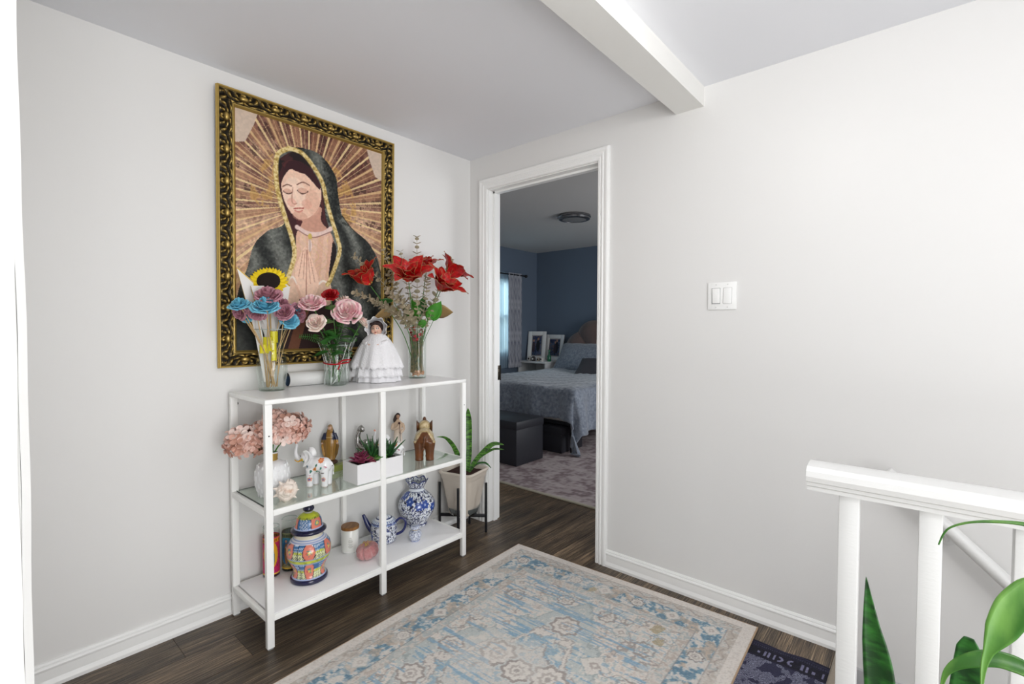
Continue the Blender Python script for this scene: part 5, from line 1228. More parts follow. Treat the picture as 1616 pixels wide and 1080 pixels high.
# ---- robed statue on a green glass block
gbk = thing('glass_block', 'green glass block under the blue and gold robed statue', 'glass block', (.073, -.958, zm)); b = B(); box(b, (0, 0, .0145), (.085, .125, .029), .002); obj('block', b, mat('green_glass_block', '#8f9a4a', .08, coat=.6), gbk)
def robed(name, label, c, rz, h, m, pfn, veil=True, arms='down', vox=.012):
    o = thing(name, label, 'figurine', c, rz); b = B(); s = h
    fold = lambda a, t: 1 + .05 * math.sin(a * 9) * (1 - t) + .03 * math.sin(a * 17 + 1) * (1 - t)
    lathe(b, [(.10 * s, .02 * s), (.115 * s, .05 * s), (.115 * s, .15 * s), (.135 * s, .3 * s), (.155 * s, .43 * s), (.155 * s, .52 * s), (.135 * s, .60 * s), (.135 * s, .70 * s), (.115 * s, .78 * s), (.06 * s, .83 * s), (.04 * s, .86 * s)], 40, rip=fold, sx=.62)
    ball(b, (.005 * s, 0, .915 * s), (.058 * s, .052 * s, .068 * s)); ball(b, (.062 * s, 0, .91 * s), (.012 * s, .010 * s, .016 * s), u=8, v=6)
    if veil: ball(b, (-.018 * s, 0, .925 * s), (.060 * s, .066 * s, .075 * s)); tube(b, [(-.03 * s, 0, .93 * s), (-.045 * s, 0, .80 * s), (-.05 * s, 0, .6 * s)], [.06 * s, .10 * s, .12 * s], 14)
    if arms == 'down':
        for sg in (-1, 1): tube(b, [(0, sg * .11 * s, .76 * s), (.01 * s, sg * .17 * s, .62 * s), (.04 * s, sg * .20 * s, .50 * s)], [.055 * s, .052 * s, .03 * s], 12); grid_ = None; tube(b, [(.0, sg * .155 * s, .62 * s), (-.01 * s, sg * .20 * s, .42 * s), (-.01 * s, sg * .17 * s, .22 * s), (0, sg * .09 * s, .05 * s)], [.03 * s, .035 * s, .03 * s, .03 * s], 10)
    body = sculpt('robed_figure', b, m, o, vox * s, it=2)
    if pfn: paint(body, lambda co: pfn(co / s))
    return o
def madp(co):
    x, y, z = co[:, 0], co[:, 1], co[:, 2]; n = fbm(y * 14, z * 5, 3); f = np.sin(np.arctan2(y, x) * 16) * .5 + .5
    c = hx('#8a6526')[None] * (.75 + .5 * f[:, None]) + hx('#402c08') * .1; C = Canvas(y, z, c)
    mant = ((np.abs(y) > .075) | (x < -.02)) & (z > .60) & (z < .86); C.put(mant, '#131a3a'); C.put((x < -.015) & (z < .62), '#1a1c30')
    C.put((np.abs(y) > .165) & (z < .62) & (x < .0), '#3a2f1a', .7)
    C.put(np.hypot(y, (z - .915) * .85) < .040, '#d0a388'); C.put((x > .03) & (np.hypot(y, (z - .915) * .8) < .046), '#d9ad92'); C.put((z > .945) | ((z > .86) & ((np.abs(y) > .045) | (x < .0))), '#9a7a52')
    C.put((np.abs(z - .665) < .008) & (x > .02) & (np.abs(y) < .08), '#d8c48a'); C.put((z > .475) & (z < .53) & (np.abs(y) > .17) & (x > .02), '#d9ad92')
    for sg in (-1, 1): C.put((x > .03) & (np.hypot(y - sg * .02, z - .922) < .008), '#3a241c')
    C.put((x > .03) & (np.abs(z - .885) < .004) & (np.abs(y) < .014), '#a05048'); C.put(z < .045, '#5a3f22')
    return C.c
o = robed('robed_statue', 'gold-robed woman statue with a dark blue mantle standing on the green glass block', (.063, -.985, zm + .029 + .010), AZ + .1, .178, mat('statue_paint', attr=True, rough=.35, coat=.2), madp)
b = B(); ball(b, (0, 0, 0), (.026, .036, .0125), u=16, v=10); obj('globe_base', b, mat('bronze_base', '#4a3020', .4, metal=.2), o)

# ---- silver figure bending over a child
sv = thing('silver_figurine', 'small silver abstract figurine of a seated mother cradling a baby', 'figurine', (.088, -.815, zm), AZ); s = .2
b = B()
lathe(b, [(.24 * s, 0), (.25 * s, .03 * s), (.20 * s, .15 * s), (.17 * s, .30 * s), (.16 * s, .38 * s)], 28, sx=.7, rip=lambda a, t: 1 + .05 * math.sin(a * 5 + t * 4))
tube(b, sp3([(0, -.10 * s, .30 * s), (-.01 * s, -.16 * s, .50 * s), (0, -.17 * s, .68 * s), (0, -.12 * s, .80 * s)], 5), [.13 * s, .12 * s, .11 * s, .10 * s, .095 * s, .09 * s, .085 * s, .08 * s, .075 * s, .07 * s, .065 * s, .06 * s, .055 * s, .05 * s, .045 * s, .04 * s], 16)
ball(b, (.01 * s, -.065 * s, .86 * s), (.062 * s, .07 * s, .085 * s), Matrix.Rotation(.5, 3, 'X')); tube(b, sp3([(-.01 * s, -.06 * s, .93 * s), (-.02 * s, -.14 * s, .86 * s), (-.02 * s, -.19 * s, .70 * s)], 4), .045 * s, 12)
tube(b, sp3([(.02 * s, -.17 * s, .66 * s), (.08 * s, -.14 * s, .48 * s), (.11 * s, .02 * s, .40 * s), (.08 * s, .14 * s, .46 * s)], 5), .045 * s, 12)
ball(b, (.05 * s, .05 * s, .53 * s), (.09 * s, .10 * s, .09 * s)); tube(b, sp3([(.03 * s, .10 * s, .55 * s), (.03 * s, .20 * s, .56 * s), (.0, .25 * s, .40 * s), (0, .22 * s, .12 * s)], 5), .055 * s, 12)
sculpt('figure', b, mat('polished_silver', '#b5b3b0', .22, metal=1.0), sv, .011 * s, it=4)

# ---- cream woman figurine holding a dark rose
wm = thing('woman_figurine', 'slim cream figurine of a dark-haired woman holding a single dark rose', 'figurine', (.068, -.602, zm), AZ + .25); s = .222
b = B(); lathe(b, [(.135 * s, 0), (.14 * s, .03 * s), (.125 * s, .2 * s), (.105 * s, .4 * s), (.092 * s, .52 * s), (.085 * s, .60 * s), (.10 * s, .70 * s), (.11 * s, .76 * s), (.06 * s, .81 * s), (.035 * s, .85 * s)], 28, sx=.7)
ball(b, (.01 * s, 0, .915 * s), (.052 * s, .047 * s, .06 * s))
for pts_ in (((0, -.11 * s, .75 * s), (.02 * s, -.135 * s, .62 * s), (.09 * s, -.02 * s, .66 * s), (.10 * s, .03 * s, .74 * s)), ((0, .11 * s, .75 * s), (.02 * s, .14 * s, .62 * s), (.10 * s, .06 * s, .53 * s))): tube(b, sp3(pts_, 5), .032 * s, 10)
fg = sculpt('figure', b, mat('woman_paint', attr=True, rough=.6), wm, .011 * s, it=2)
def wp_(co):
    co = co / s; x, y, z = co.T; k = np.clip((z - .25) / .5, 0, 1)[:, None]; C = Canvas(y, z, hx('#ece6df')[None] * (1 - k) + hx('#cdb196') * k); C.put(z > .85, '#a9836a'); return C.c
paint(fg, wp_)
b = B(); ball(b, (-.012 * s, 0, .935 * s), (.056 * s, .06 * s, .062 * s)); tube(b, sp3([(-.015 * s, -.02 * s, .93 * s), (-.01 * s, -.065 * s, .85 * s), (.01 * s, -.075 * s, .74 * s)], 4), [.05 * s, .05 * s, .05 * s, .045 * s, .042 * s, .04 * s, .03 * s, .02 * s, .012 * s], 10); obj('hair', b, mat('dark_hair', '#2c1a15', .6), wm)
b = B(); tube(b, [(.128 * s, .035 * s, .76 * s), (.135 * s, .06 * s, .34 * s)], .006 * s, 6); ball(b, (.13 * s, .03 * s, .775 * s), .028 * s, u=10, v=8); obj('dark_rose', b, mat('dark_rose', '#3a1214', .5), wm)

# ---- white planter with succulents
pt = thing('succulent_planter', 'white rectangular planter of purple and green succulents on the glass shelf', 'planter', (.248, -1.026, zm))
b = B(); w_, l_, h_ = .118, .235, .086
for q in ((0, w_, 0, .005, 0, h_), (0, w_, l_ - .005, l_, 0, h_), (0, .005, .005, l_ - .005, 0, h_), (w_ - .005, w_, .005, l_ - .005, 0, h_), (.005, w_ - .005, .005, l_ - .005, 0, .01)): bx(b, *q)
bmesh.ops.remove_doubles(b, verts=b.verts, dist=.0001); obj('planter_box', b, mat('matte_white_pot', '#efeeef', .4), pt, False)
b = B(); grid(b, 14, 24, lambda u, v: Vector((.005 + (w_ - .01) * u, .005 + (l_ - .01) * v, h_ - .012 + .004 * math.sin(u * 40 + v * 31) * math.cos(v * 57)))); obj('soil', b, mat('dark_soil', '#2a1d16', .95, bump=(90, 1)), pt)
def succ(name, c, n_, L, W_, m, seed, rise=.6, curl=.0, thick=.003):
    rr_ = random.Random(seed)
    for k in range(n_):
        lb = leaf_bm(L * rr_.uniform(.75, 1.1), W_, curl, 7, .5); q = obj(name, lb, m, pt, True, angle=180); q.location = c; el = rise * (1 - .55 * (k / n_)); q.rotation_euler = (rr_.uniform(-.2, .2), -el + rr_.uniform(-.15, .15), k * 2.4); z_ = q.modifiers.new('s', 'SOLIDIFY'); z_.thickness = thick
M_pur = mat('purple_succulent', '#7d2a4a', .4, var=(60, '#b5706a', .5, .75)); M_grn = mat('green_succulent', '#3f7a2a', .4, var=(50, '#6fae45', .45, .65)); M_alo = mat('aloe_green', '#1f4a25', .4, var=(40, '#3d6f3a', .4, .7))
succ('purple_leaf', (.075, .040, h_ - .008), 18, .056, .026, M_pur, 1, 1.15, .25); succ('purple_leaf', (.045, .062, h_), 12, .048, .022, M_pur, 2, 1.2, .2); succ('purple_leaf', (.095, .075, h_ - .006), 10, .044, .020, M_pur, 6, .9, .2)
succ('spiky_leaf', (.060, .112, h_ - .012), 16, .118, .015, M_alo, 3, 1.45, -.05); succ('spiky_leaf', (.072, .195, h_ - .012), 16, .100, .014, M_alo, 4, 1.25, .05)
succ('green_leaf', (.092, .100, h_ - .006), 10, .055, .022, M_grn, 5, .8, .1)
for (cx_, cy_, n_) in ((.078, .158, 26), (.060, .170, 22)):
    b = B(); 
    for k in range(n_): a = k * 2.4; z = .052 * (1 - k / n_); r_ = .006 + .010 * (k / n_); ball(b, (cx_ + r_ * math.cos(a), cy_ + r_ * math.sin(a), h_ + z - .012), .0055, u=7, v=5)
    q = obj('bead_succulent', b, M_grn, pt); q['kind'] = 'stuff'

# ================================================================== BOTTOM SHELF
# ---- talavera style ginger jar
gj = thing('ginger_jar', 'hand-painted lidded ginger jar in cobalt, coral and yellow on the bottom shelf', 'jar', (.214, -1.167, zb), AZ)
M_tal = mat('painted_glaze', attr=True, rough=.16, coat=.5)
b = B()
jp = [(.070, 0), (.0745, .004), (.0745, .016), (.068, .021), (.0625, .032), (.0625, .045), (.069, .066), (.080, .088), (.0875, .108), (.0895, .124), (.0885, .142), (.083, .158), (.072, .173), (.060, .182), (.056, .187), (.056, .205)]
jp = [tuple(p) for p in smooth_path(jp, 4)]
lathe(b, jp, 160); jb = obj('jar_body', b, M_tal, gj, True, angle=180)
def jar(co):
    x, y, z = co[:, 0], co[:, 1], co[:, 2]; a = np.arctan2(y, x) + .12; n = 6; t = (a / (2 * PI) * n) % 1; xx = (t - .5); n2 = fbm(a * 9, z * 160, 4, 3)
    C = Canvas(a, z, '#e9e6d8')
    cob, cor, yel, nav = '#2f6aa0', '#e2806a', '#c9cf3a', '#14143f'
    up = (z > .113) & (z < .168); lo = (z > .021) & (z < .094)
    def panels(z0, z1, ins, off):
        q = ((a / (2 * PI) * n + off) % 1) - .5; h = (z - z0) / (z1 - z0); mid = ins & (h > .52 + .07 * np.abs(np.sin(q * 30))); C.put(ins & ~mid, '#dfe3b0'); C.put(mid, cob)
        lat = (np.abs(np.sin(q * 42 + h * 9)) < .22) | (np.abs(np.sin(q * 42 - h * 9)) < .22); C.put(mid & lat & (np.abs(q) > .24), '#e9eef2', .85)
        dots = (np.sin(a * 62) * np.sin(z * 900) > .35); C.put(ins & ~mid & dots, '#26324a'); C.put(ins & ~mid & (np.abs(h - .52) < .06), yel)
        ell = (q / .285) ** 2 + ((h - .5) / .60) ** 2; C.put(ins & (ell < 1.0), nav); C.put(ins & (ell < .80), cor)
        rr_ = np.hypot(q * 2.2, (h - .5) * 1.1); C.put(ins & (rr_ < .27) & (n2 > .5), '#2f8f86'); C.put(ins & (np.hypot(q * 2.2, (h - .5) * 1.2) < .12), '#e0c85a'); 
        for dx in (-.11, .11): C.put(ins & (np.hypot((q - dx) * 2.2, (h - .5) * 1.2) < .08), '#e3c04a' if dx > 0 else '#c9453a')
        C.put(ins & (np.abs(np.abs(q) - .5) < .012), nav)
    panels(.112, .172, (z > .112) & (z < .172), 0); panels(.022, .092, (z > .022) & (z < .092), 0)
    bd = (z > .094) & (z < .110); C.put(bd, yel); C.put(bd & (n2 > .56), '#8a9a2a', .8); C.put((np.abs(z - .0925) < .0022) | (np.abs(z - .1115) < .0022), '#8fa3d0')
    C.put((z > .172) & (z < .186), '#dfe0ea'); C.put((z > .173) & (z < .176), '#7f93c9'); C.put((z > .181) & (z < .1835), '#8fa3d0'); C.put(z > .186, '#e6dfc8'); C.put(z < .0205, nav); C.put((z > .0205) & (z < .0235), '#a9b9df')
    return C.c
paint(jb, jar)
b = B(); lp = [(.056, .205), (.066, .204), (.071, .209), (.0705, .216), (.064, .221), (.0555, .226), (.0535, .240), (.050, .256), (.041, .270), (.026, .280), (.012, .285), (.010, .288)]
lathe(b, [tuple(p) for p in smooth_path(lp, 4)], 128); lid = obj('lid', b, M_tal, gj, True, angle=180)
def lidp(co):
    x, y, z = co[:, 0], co[:, 1], co[:, 2]; a = np.arctan2(y, x) + .5; q = ((a / (2 * PI) * 6) % 2) - 1; C = Canvas(a, z, '#e9e6d8'); C.put(z < .2235, '#0f0f38'); C.put((z >= .2235) & (z < .2265), '#a9b9df')
    ins = (z > .227) & (z < .266); C.put(ins & (q < 0), '#2f6aa0'); C.put(ins & (q < 0) & ((np.abs(np.sin(a * 26 + z * 200)) < .25) | (np.abs(np.sin(a * 26 - z * 200)) < .25)) & (np.abs(q + .5) < .32), '#e9eef2'); C.put(ins & (q >= 0), '#e2806a')
    C.put(ins & (q >= 0) & (np.hypot((q - .5) * .05, z - .247) < .010), '#2f8f86'); C.put(ins & (q >= 0) & (np.hypot((q - .5) * .05, z - .247) < .006), '#e0c85a'); C.put(ins & ((np.abs(q) < .05) | (np.abs(q) > .95)), '#14143f')
    C.put(z >= .266, '#c9cf3a'); C.put((z >= .266) & (z < .272) & (np.sin(a * 40) > .3), '#2a2f2a'); C.put(z > .283, '#e9e6d8'); return C.c
paint(lid, lidp)
b = B(); ball(b, (0, 0, .301), (.0235, .0235, .0165), u=28, v=18); obj('knob', b, mat('cobalt_knob', '#0d0b35', .12, coat=.8), lid)

# ---- tall glass candles
def candle_print(seed, base, halo, robe, cloak):
    def f(co):
        x, y, z = co[:, 0], co[:, 1], co[:, 2]; a = np.arctan2(y, x); u = a * .033; C = Canvas(u, z, base); n = fbm(u * 260, z * 150, seed)
        C.put(n > .58, '#c9264a' if seed == 1 else '#b9a35a', .8); C.put(n < .36, '#3a1a2a' if seed == 1 else '#2f4a3a', .7)
        C.ell(0, .098, .030, .060, halo); C.ell(0, .085, .0165, .052, cloak); C.ell(.002, .080, .009, .046, robe); C.ell(0, .136, .0075, .010, cloak); C.ell(.001, .135, .0045, .0065, '#c99a78'); C.ell(.002, .108, .005, .005, '#d0a080')
        C.put((z > .150) & (z < .168), '#d8861f' if seed == 1 else '#6a7a5a'); C.put((z > .154) & (z < .164) & (np.sin(u * 900) > 0) & (np.abs(np.sin(u * 210)) > .3), '#3a1410' if seed == 1 else '#20281f')
        C.put((z < .026), '#c91f6a' if seed == 1 else '#8f8454'); C.put((z < .018) & (z > .013), '#e6c23a'); C.put(z > .168, '#c9305a' if seed == 1 else '#8a8f6a'); return C.c
    return f
def candle(label, c, h, rz, seed, pf, wax, wz):
    o = thing('glass_candle', label, 'candle', c, rz, 'tall glass candles'); b = B(); lathe(b, [(.0325, .002), (.0335, .006), (.0335, h - .012), (.0325, h - .004), (.031, h)], 48, cap=False); obj('glass', b, M_vglass, o, True, angle=180)
    b = B(); lathe(b, [(.030, .004), (.031, .006), (.031, wz), (.001, wz + .001)], 40); obj('wax', b, mat('wax_%d' % seed, wax, .4), o)
    b = B(); lathe(b, [(.0339, .012), (.0339, .172 if seed == 1 else .170)], 120, cap=False); bmesh.ops.subdivide_edges(b, edges=[e for e in b.edges if abs(e.verts[0].co.z - e.verts[1].co.z) > .01], cuts=90); q = obj('printed_label', b, mat('label_%d' % seed, attr=True, rough=.3), o, True, angle=180); paint(q, pf)
    b = B(); tube(b, [(.0315 * math.cos(a), .0315 * math.sin(a), h) for a in np.linspace(0, 2 * PI, 33)], .0016, 6, cap=False); obj('rim', b, bpy.data.materials['glass_rim'], o)
    b = B(); lathe(b, [(.030, 0), (.0335, .003), (.0335, .011)], 40); obj('base', b, mat('candle_base_%d' % seed, '#3a1a20' if seed == 1 else '#171d18', .2), o)
candle('tall glass candle with a magenta and yellow label, nearest the left post', (.068, -1.262, zb), .212, AZ + .35, 1, candle_print(1, '#c92a6a', '#e0a82a', '#b5352a', '#2f6f7a'), '#c98a9a', .150)
candle('tall glass candle with a green and blue label, behind the painted ginger jar', (.073, -1.183, zb), .226, AZ - .1, 2, candle_print(2, '#5a6a5a', '#3f9ac0', '#8a6a3a', '#2a6f9a'), '#22302a', .168)

# ---- white jar candle with wooden lid
wc = thing('jar_candle', 'frosted white jar candle with a round wooden lid on the bottom shelf', 'candle', (.117, -.915, zb), AZ)
b = B(); lathe(b, [(.036, 0), (.0395, .004), (.0395, .105), (.038, .108)], 48); obj('jar', b, mat('frosted_white_glass', '#e6e7e2', .25, coat=.4), wc)
b = B(); lathe(b, [(.038, .108), (.0415, .109), (.0415, .121), (.040, .123), (.001, .123)], 48); obj('wooden_lid', b, mat('bamboo_lid', '#9a6a33', .5, var=(14, '#7d5026', .4, .6), stretch=(1, 14, 1)), wc)
b = B()
for k, (w_, z) in enumerate(((.010, .075), (.016, .066), (.022, .059), (.018, .054), (.020, .046), (.014, .040), (.022, .034), (.012, .029))):
    grid(b, 6, 1, lambda u, v: Vector((.0399 * math.cos((u - .5) * w_ / .04 + .35), .0399 * math.sin((u - .5) * w_ / .04 + .35), z + .0022 * (v - .5))))
q = obj('grey_print', b, mat('grey_print', '#a3a49c', .6), wc); q['kind'] = 'stuff'

# ---- pink felt pumpkin
pk = thing('fabric_pumpkin', 'dusty pink felt pumpkin with a straw bow on the bottom shelf', 'pumpkin', (.248, -.905, zb + .036))
b = B(); grid_n = 96
def pumpf(u, v):
    a = 2 * PI * u; ph_ = PI * v; lobe = 1 - .16 * (abs(math.cos(a * 3.5)) ** 8) * math.sin(ph_) ** .3 if False else 1 - .17 * (abs(math.cos(a * 3)) ** 10)
    r_ = .052 * math.sin(ph_) ** .8 * (lobe if .05 < v < .95 else 1); return Vector((r_ * math.cos(a), r_ * math.sin(a) , .036 * math.cos(ph_) - .012 * math.exp(-(v / .12) ** 2) + .008 * math.exp(-((1 - v) / .2) ** 2)))
grid(b, grid_n, 24, pumpf); bmesh.ops.remove_doubles(b, verts=b.verts, dist=.0001); bmesh.ops.rotate(b, verts=b.verts, cent=(0, 0, 0), matrix=Matrix.Rotation(.25, 3, 'X')); obj('felt_body', b, mat('pink_felt', '#c27a7c', .95, bump=(260, 1.2), sheen=.5, var=(60, '#d29a98', .4, .7)), pk, True, angle=180)
b = B()
for k in range(6): a = k * 1.1; tube(b, sp3([(0, -.006, .026), (.010 * math.cos(a), .012 * math.sin(a) - .006, .042), (.022 * math.cos(a), .024 * math.sin(a) - .006, .034 + .006 * math.sin(k))], 4), .0013, 5)
ball(b, (0, -.006, .028), (.006, .006, .005), u=8, v=6); obj('straw_bow', b, mat('straw', '#b99a5a', .8), pk)

# ---- blue and white porcelain
M_bw = mat('blue_white_porcelain', attr=True, rough=.15, coat=.5)
def bwpat(co, seed, sc=1.0, dense=.5):
    x, y, z = co[:, 0], co[:, 1], co[:, 2]; a = np.arctan2(y, x) * .09; u, v = a * sc * 1.35, z * sc * 1.35; n1 = fbm(u * 58, v * 58, seed, 2); n2 = fbm(u * 48 + 9, v * 48, seed + 3, 2); n3 = vn(u * 190, v * 190, seed + 7)
    C = Canvas(a, z, '#e6eaf0'); C.put(np.abs(n1 - .5) < .062, '#161c42'); C.put((np.abs(n2 - .5) < .035), '#27357a'); C.put((n3 > .74) & (n1 > .4), '#1b2247', .9)
    # large blue blossoms
    for k in range(14):
        cx = ((k * .618) % 1 - .5) * .565; cz = .03 + .15 * ((k * .37 + .2) % 1); d = np.hypot(a - cx, z - cz); th = np.arctan2(z - cz, a - cx); r_ = .020 * dense * 2 * (1 + .18 * np.cos(th * 6)); C.put(d < r_, '#3554a3'); C.put((d < r_) & (np.abs(np.sin(th * 4 + d * 300)) < .4), '#1f3580'); C.put(d < r_ * .25, '#9fb3dd')
    return C
vz = thing('blue_white_vase', 'large blue and white porcelain vase with a scalloped flared rim', 'vase', (.105, -.508, zb)); b = B()
vp = [(.050, 0), (.054, .004), (.0545, .010), (.052, .016), (.060, .030), (.078, .055), (.091, .082), (.096, .105), (.093, .128), (.082, .150), (.064, .170), (.046, .184), (.038, .192), (.036, .200), (.038, .206), (.047, .222), (.058, .245)]
vp = [tuple(p) for p in smooth_path(vp, 9)]
def scal(a, t): return 1 + (.05 * math.cos(a * 7) * max(0, (t - .9) / .1))
lathe(b, vp, 240, rip=scal, cap=False)
for v_ in b.verts:
    if v_.co.z > .222: v_.co.z += (.007 * math.cos(math.atan2(v_.co.y, v_.co.x) * 7)) * (v_.co.z - .222) / .023
lathe(b, [(.048, 0.0), (.001, 0.001)], 24, cap=False)
q = obj('vase_body', b, M_bw, vz, True, angle=180); z_ = q.modifiers.new('s', 'SOLIDIFY'); z_.thickness = .0025; z_.offset = -1
def vpaint(co):
    C = bwpat(co, 3); z = co[:, 2]; r_ = np.hypot(co[:, 0], co[:, 1]); C.put((z > .186) & (z < .206), '#dfe5ee'); C.put((np.abs(z - .1865) < .0012) | (np.abs(z - .2065) < .0012) | (np.abs(z - .012) < .002), '#1f2c66'); C.put(z < .003, '#1f2c66')
    ed = z > .2405 + .006 * np.cos(np.arctan2(co[:, 1], co[:, 0]) * 7); C.put(ed, '#27357a'); return C.c
paint(q, vpaint)
tp = thing('teapot', 'blue and white porcelain teapot with a dark blue spout and handle', 'teapot', (.142, -.742, zb), math.atan2(.6537, .7568)); b = B()
lathe(b, [tuple(p) for p in smooth_path([(.056, 0), (.061, .004), (.064, .03), (.065, .06), (.063, .088), (.056, .103), (.046, .108), (.044, .110)], 8)], 150); q = obj('pot_body', b, M_bw, tp, True, angle=180)
def tpaint(co):
    C = bwpat(co, 11, 1.1, .6); z = co[:, 2]; C.put(z > .097, '#dfe5ee'); C.put((np.abs(z - .0975) < .0012) | (z < .004), '#1f2c66'); C.put((z > .1) & (np.sin(np.arctan2(co[:, 1], co[:, 0]) * 30) > .2), '#3f5fa8', .7); C.put((z > .088) & (z < .0965), '#9fb3dd'); C.put((z > .088) & (z < .0965) & (np.sin(np.arctan2(co[:, 1], co[:, 0]) * 44) > 0), '#27357a'); return C.c
paint(q, tpaint)
b = B(); lathe(b, [tuple(p) for p in smooth_path([(.046, .109), (.044, .113), (.034, .120), (.018, .125), (.007, .127)], 6)], 90); q = obj('lid', b, M_bw, tp, True, angle=180)
def lpaint(co): r_ = np.hypot(co[:, 0], co[:, 1]); a = np.arctan2(co[:, 1], co[:, 0]); C = Canvas(a, r_, '#e6eaf0'); C.put(np.abs(r_ - .038) < .002, '#1f2c66'); C.put((r_ < .034) & (r_ > .014) & (np.abs(np.sin(a * 4 + r_ * 160)) < .35), '#3f5fa8'); return C.c
paint(q, lpaint)
b = B(); lathe(b, [(.006, .126), (.004, .130), (.008, .136), (.008, .142), (.001, .147)], 20); obj('lid_knob', b, mat('cobalt_glaze', '#1a2360', .15, coat=.6), q)
b = B(); pth = sp3([(-.052, 0, .040), (-.078, 0, .072), (-.094, 0, .106), (-.104, 0, .128)], 6); tube(b, pth, [.017 - .010 * i / (len(pth) - 1) for i in range(len(pth))], 16, cap=False); obj('spout', b, bpy.data.materials['cobalt_glaze'], tp)
b = B(); tube(b, sp3([(.058, 0, .092), (.080, 0, .112), (.104, 0, .104), (.108, 0, .076), (.092, 0, .046), (.062, 0, .030)], 6), .0072, 12, flat=.7); obj('handle', b, bpy.data.materials['cobalt_glaze'], tp)
sm = thing('small_blue_white_vase', 'tiny blue and white porcelain vase in front of the large one', 'vase', (.262, -.640, zb)); b = B()
lathe(b, [tuple(p) for p in smooth_path([(.020, 0), (.023, .003), (.027, .012), (.0325, .030), (.030, .044), (.018, .053), (.017, .057), (.022, .062), (.024, .070), (.021, .076)], 6)], 110); q = obj('vase_body', b, M_bw, sm, True, angle=180)
def spaint(co):
    C = bwpat(co * 1.0, 17, 1.7, .28); z = co[:, 2]; C.c = C.c * .55 + hx('#d5dcec') * .45; C.put(np.abs(z - .056) < .0012, '#b39a4a'); C.put(z < .004, '#7f93c9'); return C.c
paint(q, spaint)

# ================================================================== FLOOR PLANT BY THE DOOR
st = thing('plant_stand', 'black metal plant stand under the beige square pot', 'plant stand', (.133, -.18, 0))
legs = ((.117, .066), (.069, -.112), (-.101, -.101), (-.045, .088))
for lx, ly in legs:
    b = B(); tube(b, [(lx, ly, 0), (lx, ly, .292)], .0072, 8); obj('leg', b, M_black, st)
for i, j in ((0, 2), (1, 3)):
    b = B(); p_, q_ = Vector((*legs[i], .098)), Vector((*legs[j], .098)); box(b, (p_ + q_) / 2, ((p_ - q_).length, .009, .018), .001, Matrix.Rotation(math.atan2((p_ - q_).y, (p_ - q_).x), 3, 'Z')); obj('crossbar', b, M_black, st)
sau = thing('plant_saucer', 'crinkled clear plastic saucer between the beige pot and its stand', 'saucer', (.133, -.18, .108)); b = B(); lathe(b, [(.075, 0), (.080, .002), (.090, .025), (.094, .044)], 64, rip=lambda a, t: 1 + .02 * math.sin(a * 9) * t + .012 * math.sin(a * 23), cap=False); lathe(b, [(.078, 0), (.001, .0)], 24, cap=False); obj('saucer_body', b, glass_mat('clear_plastic', '#aab4ba', refl=1.6, rough=.15), sau, True, angle=180)
def square_lathe(prof, n=80):
    b = B(); rings = []
    for r_, z in prof:
        row = []
        for j in range(n):
            a = 2 * PI * j / n; k = 1 / (abs(math.cos(a)) ** 9 + abs(math.sin(a)) ** 9) ** (1 / 9); row.append(b.verts.new((r_ * k * math.cos(a), r_ * k * math.sin(a), z)))
        rings.append(row)
    for i in range(len(rings) - 1):
        for j in range(n): b.faces.new((rings[i][j], rings[i][(j + 1) % n], rings[i + 1][(j + 1) % n], rings[i + 1][j]))
    b.faces.new(rings[0][::-1]); b.faces.new(rings[-1]); return b
sp = thing('potted_snake_plant', 'snake plant in a square beige plastic pot beside the door casing', 'potted plant', (.133, -.18, .112), math.radians(58) - PI / 4)
obj('pot', square_lathe([(.066, 0), (.068, .004), (.072, .03), (.073, .034), (.098, .205), (.099, .208), (.1015, .212), (.106, .232), (.108, .238), (.113, .242), (.115, .250), (.112, .256), (.105, .257), (.100, .25), (.098, .232)]), mat('beige_plastic_pot', '#d8cdbf', .45, bump=(40, .1)), sp, True, angle=30)
b = B(); grid(b, 16, 16, lambda u, v: Vector(((u - .5) * .19, (v - .5) * .19, .236 + .005 * math.sin(u * 31) * math.cos(v * 27)))); obj('soil', b, mat('reddish_soil', '#3a2018', .95, bump=(80, 1.5)), sp)
def snake_mat():
    m = bpy.data.materials.new('snake_leaf'); m.use_nodes = True; nt = m.node_tree; N = nt.nodes; L = nt.links; b = N['Principled BSDF']; b.inputs['Roughness'].default_value = .4
    tc = N.new('ShaderNodeTexCoord'); mp = N.new('ShaderNodeMapping'); mp.inputs['Scale'].default_value = (14, 14, 60); L.new(tc.outputs['Object'], mp.inputs[0]); n = N.new('ShaderNodeTexNoise'); n.inputs['Scale'].default_value = 1.6; n.inputs['Detail'].default_value = 5; n.inputs['Distortion'].default_value = 1.2; L.new(mp.outputs[0], n.inputs[0])
    r = N.new('ShaderNodeValToRGB'); e = r.color_ramp.elements; e[0].position = .38; e[0].color = (*lin('#1f3f1a'), 1); e[1].position = .62; e[1].color = (*lin('#5f9a35'), 1); L.new(n.outputs['Fac'], r.inputs[0]); L.new(r.outputs[0], b.inputs['Base Color']); return m
M_snake = snake_mat(); M_snaked = mat('snake_leaf_dark', '#123a16', .35, var=(26, '#2c6a26', .42, .62), stretch=(1, 1, 2.6))
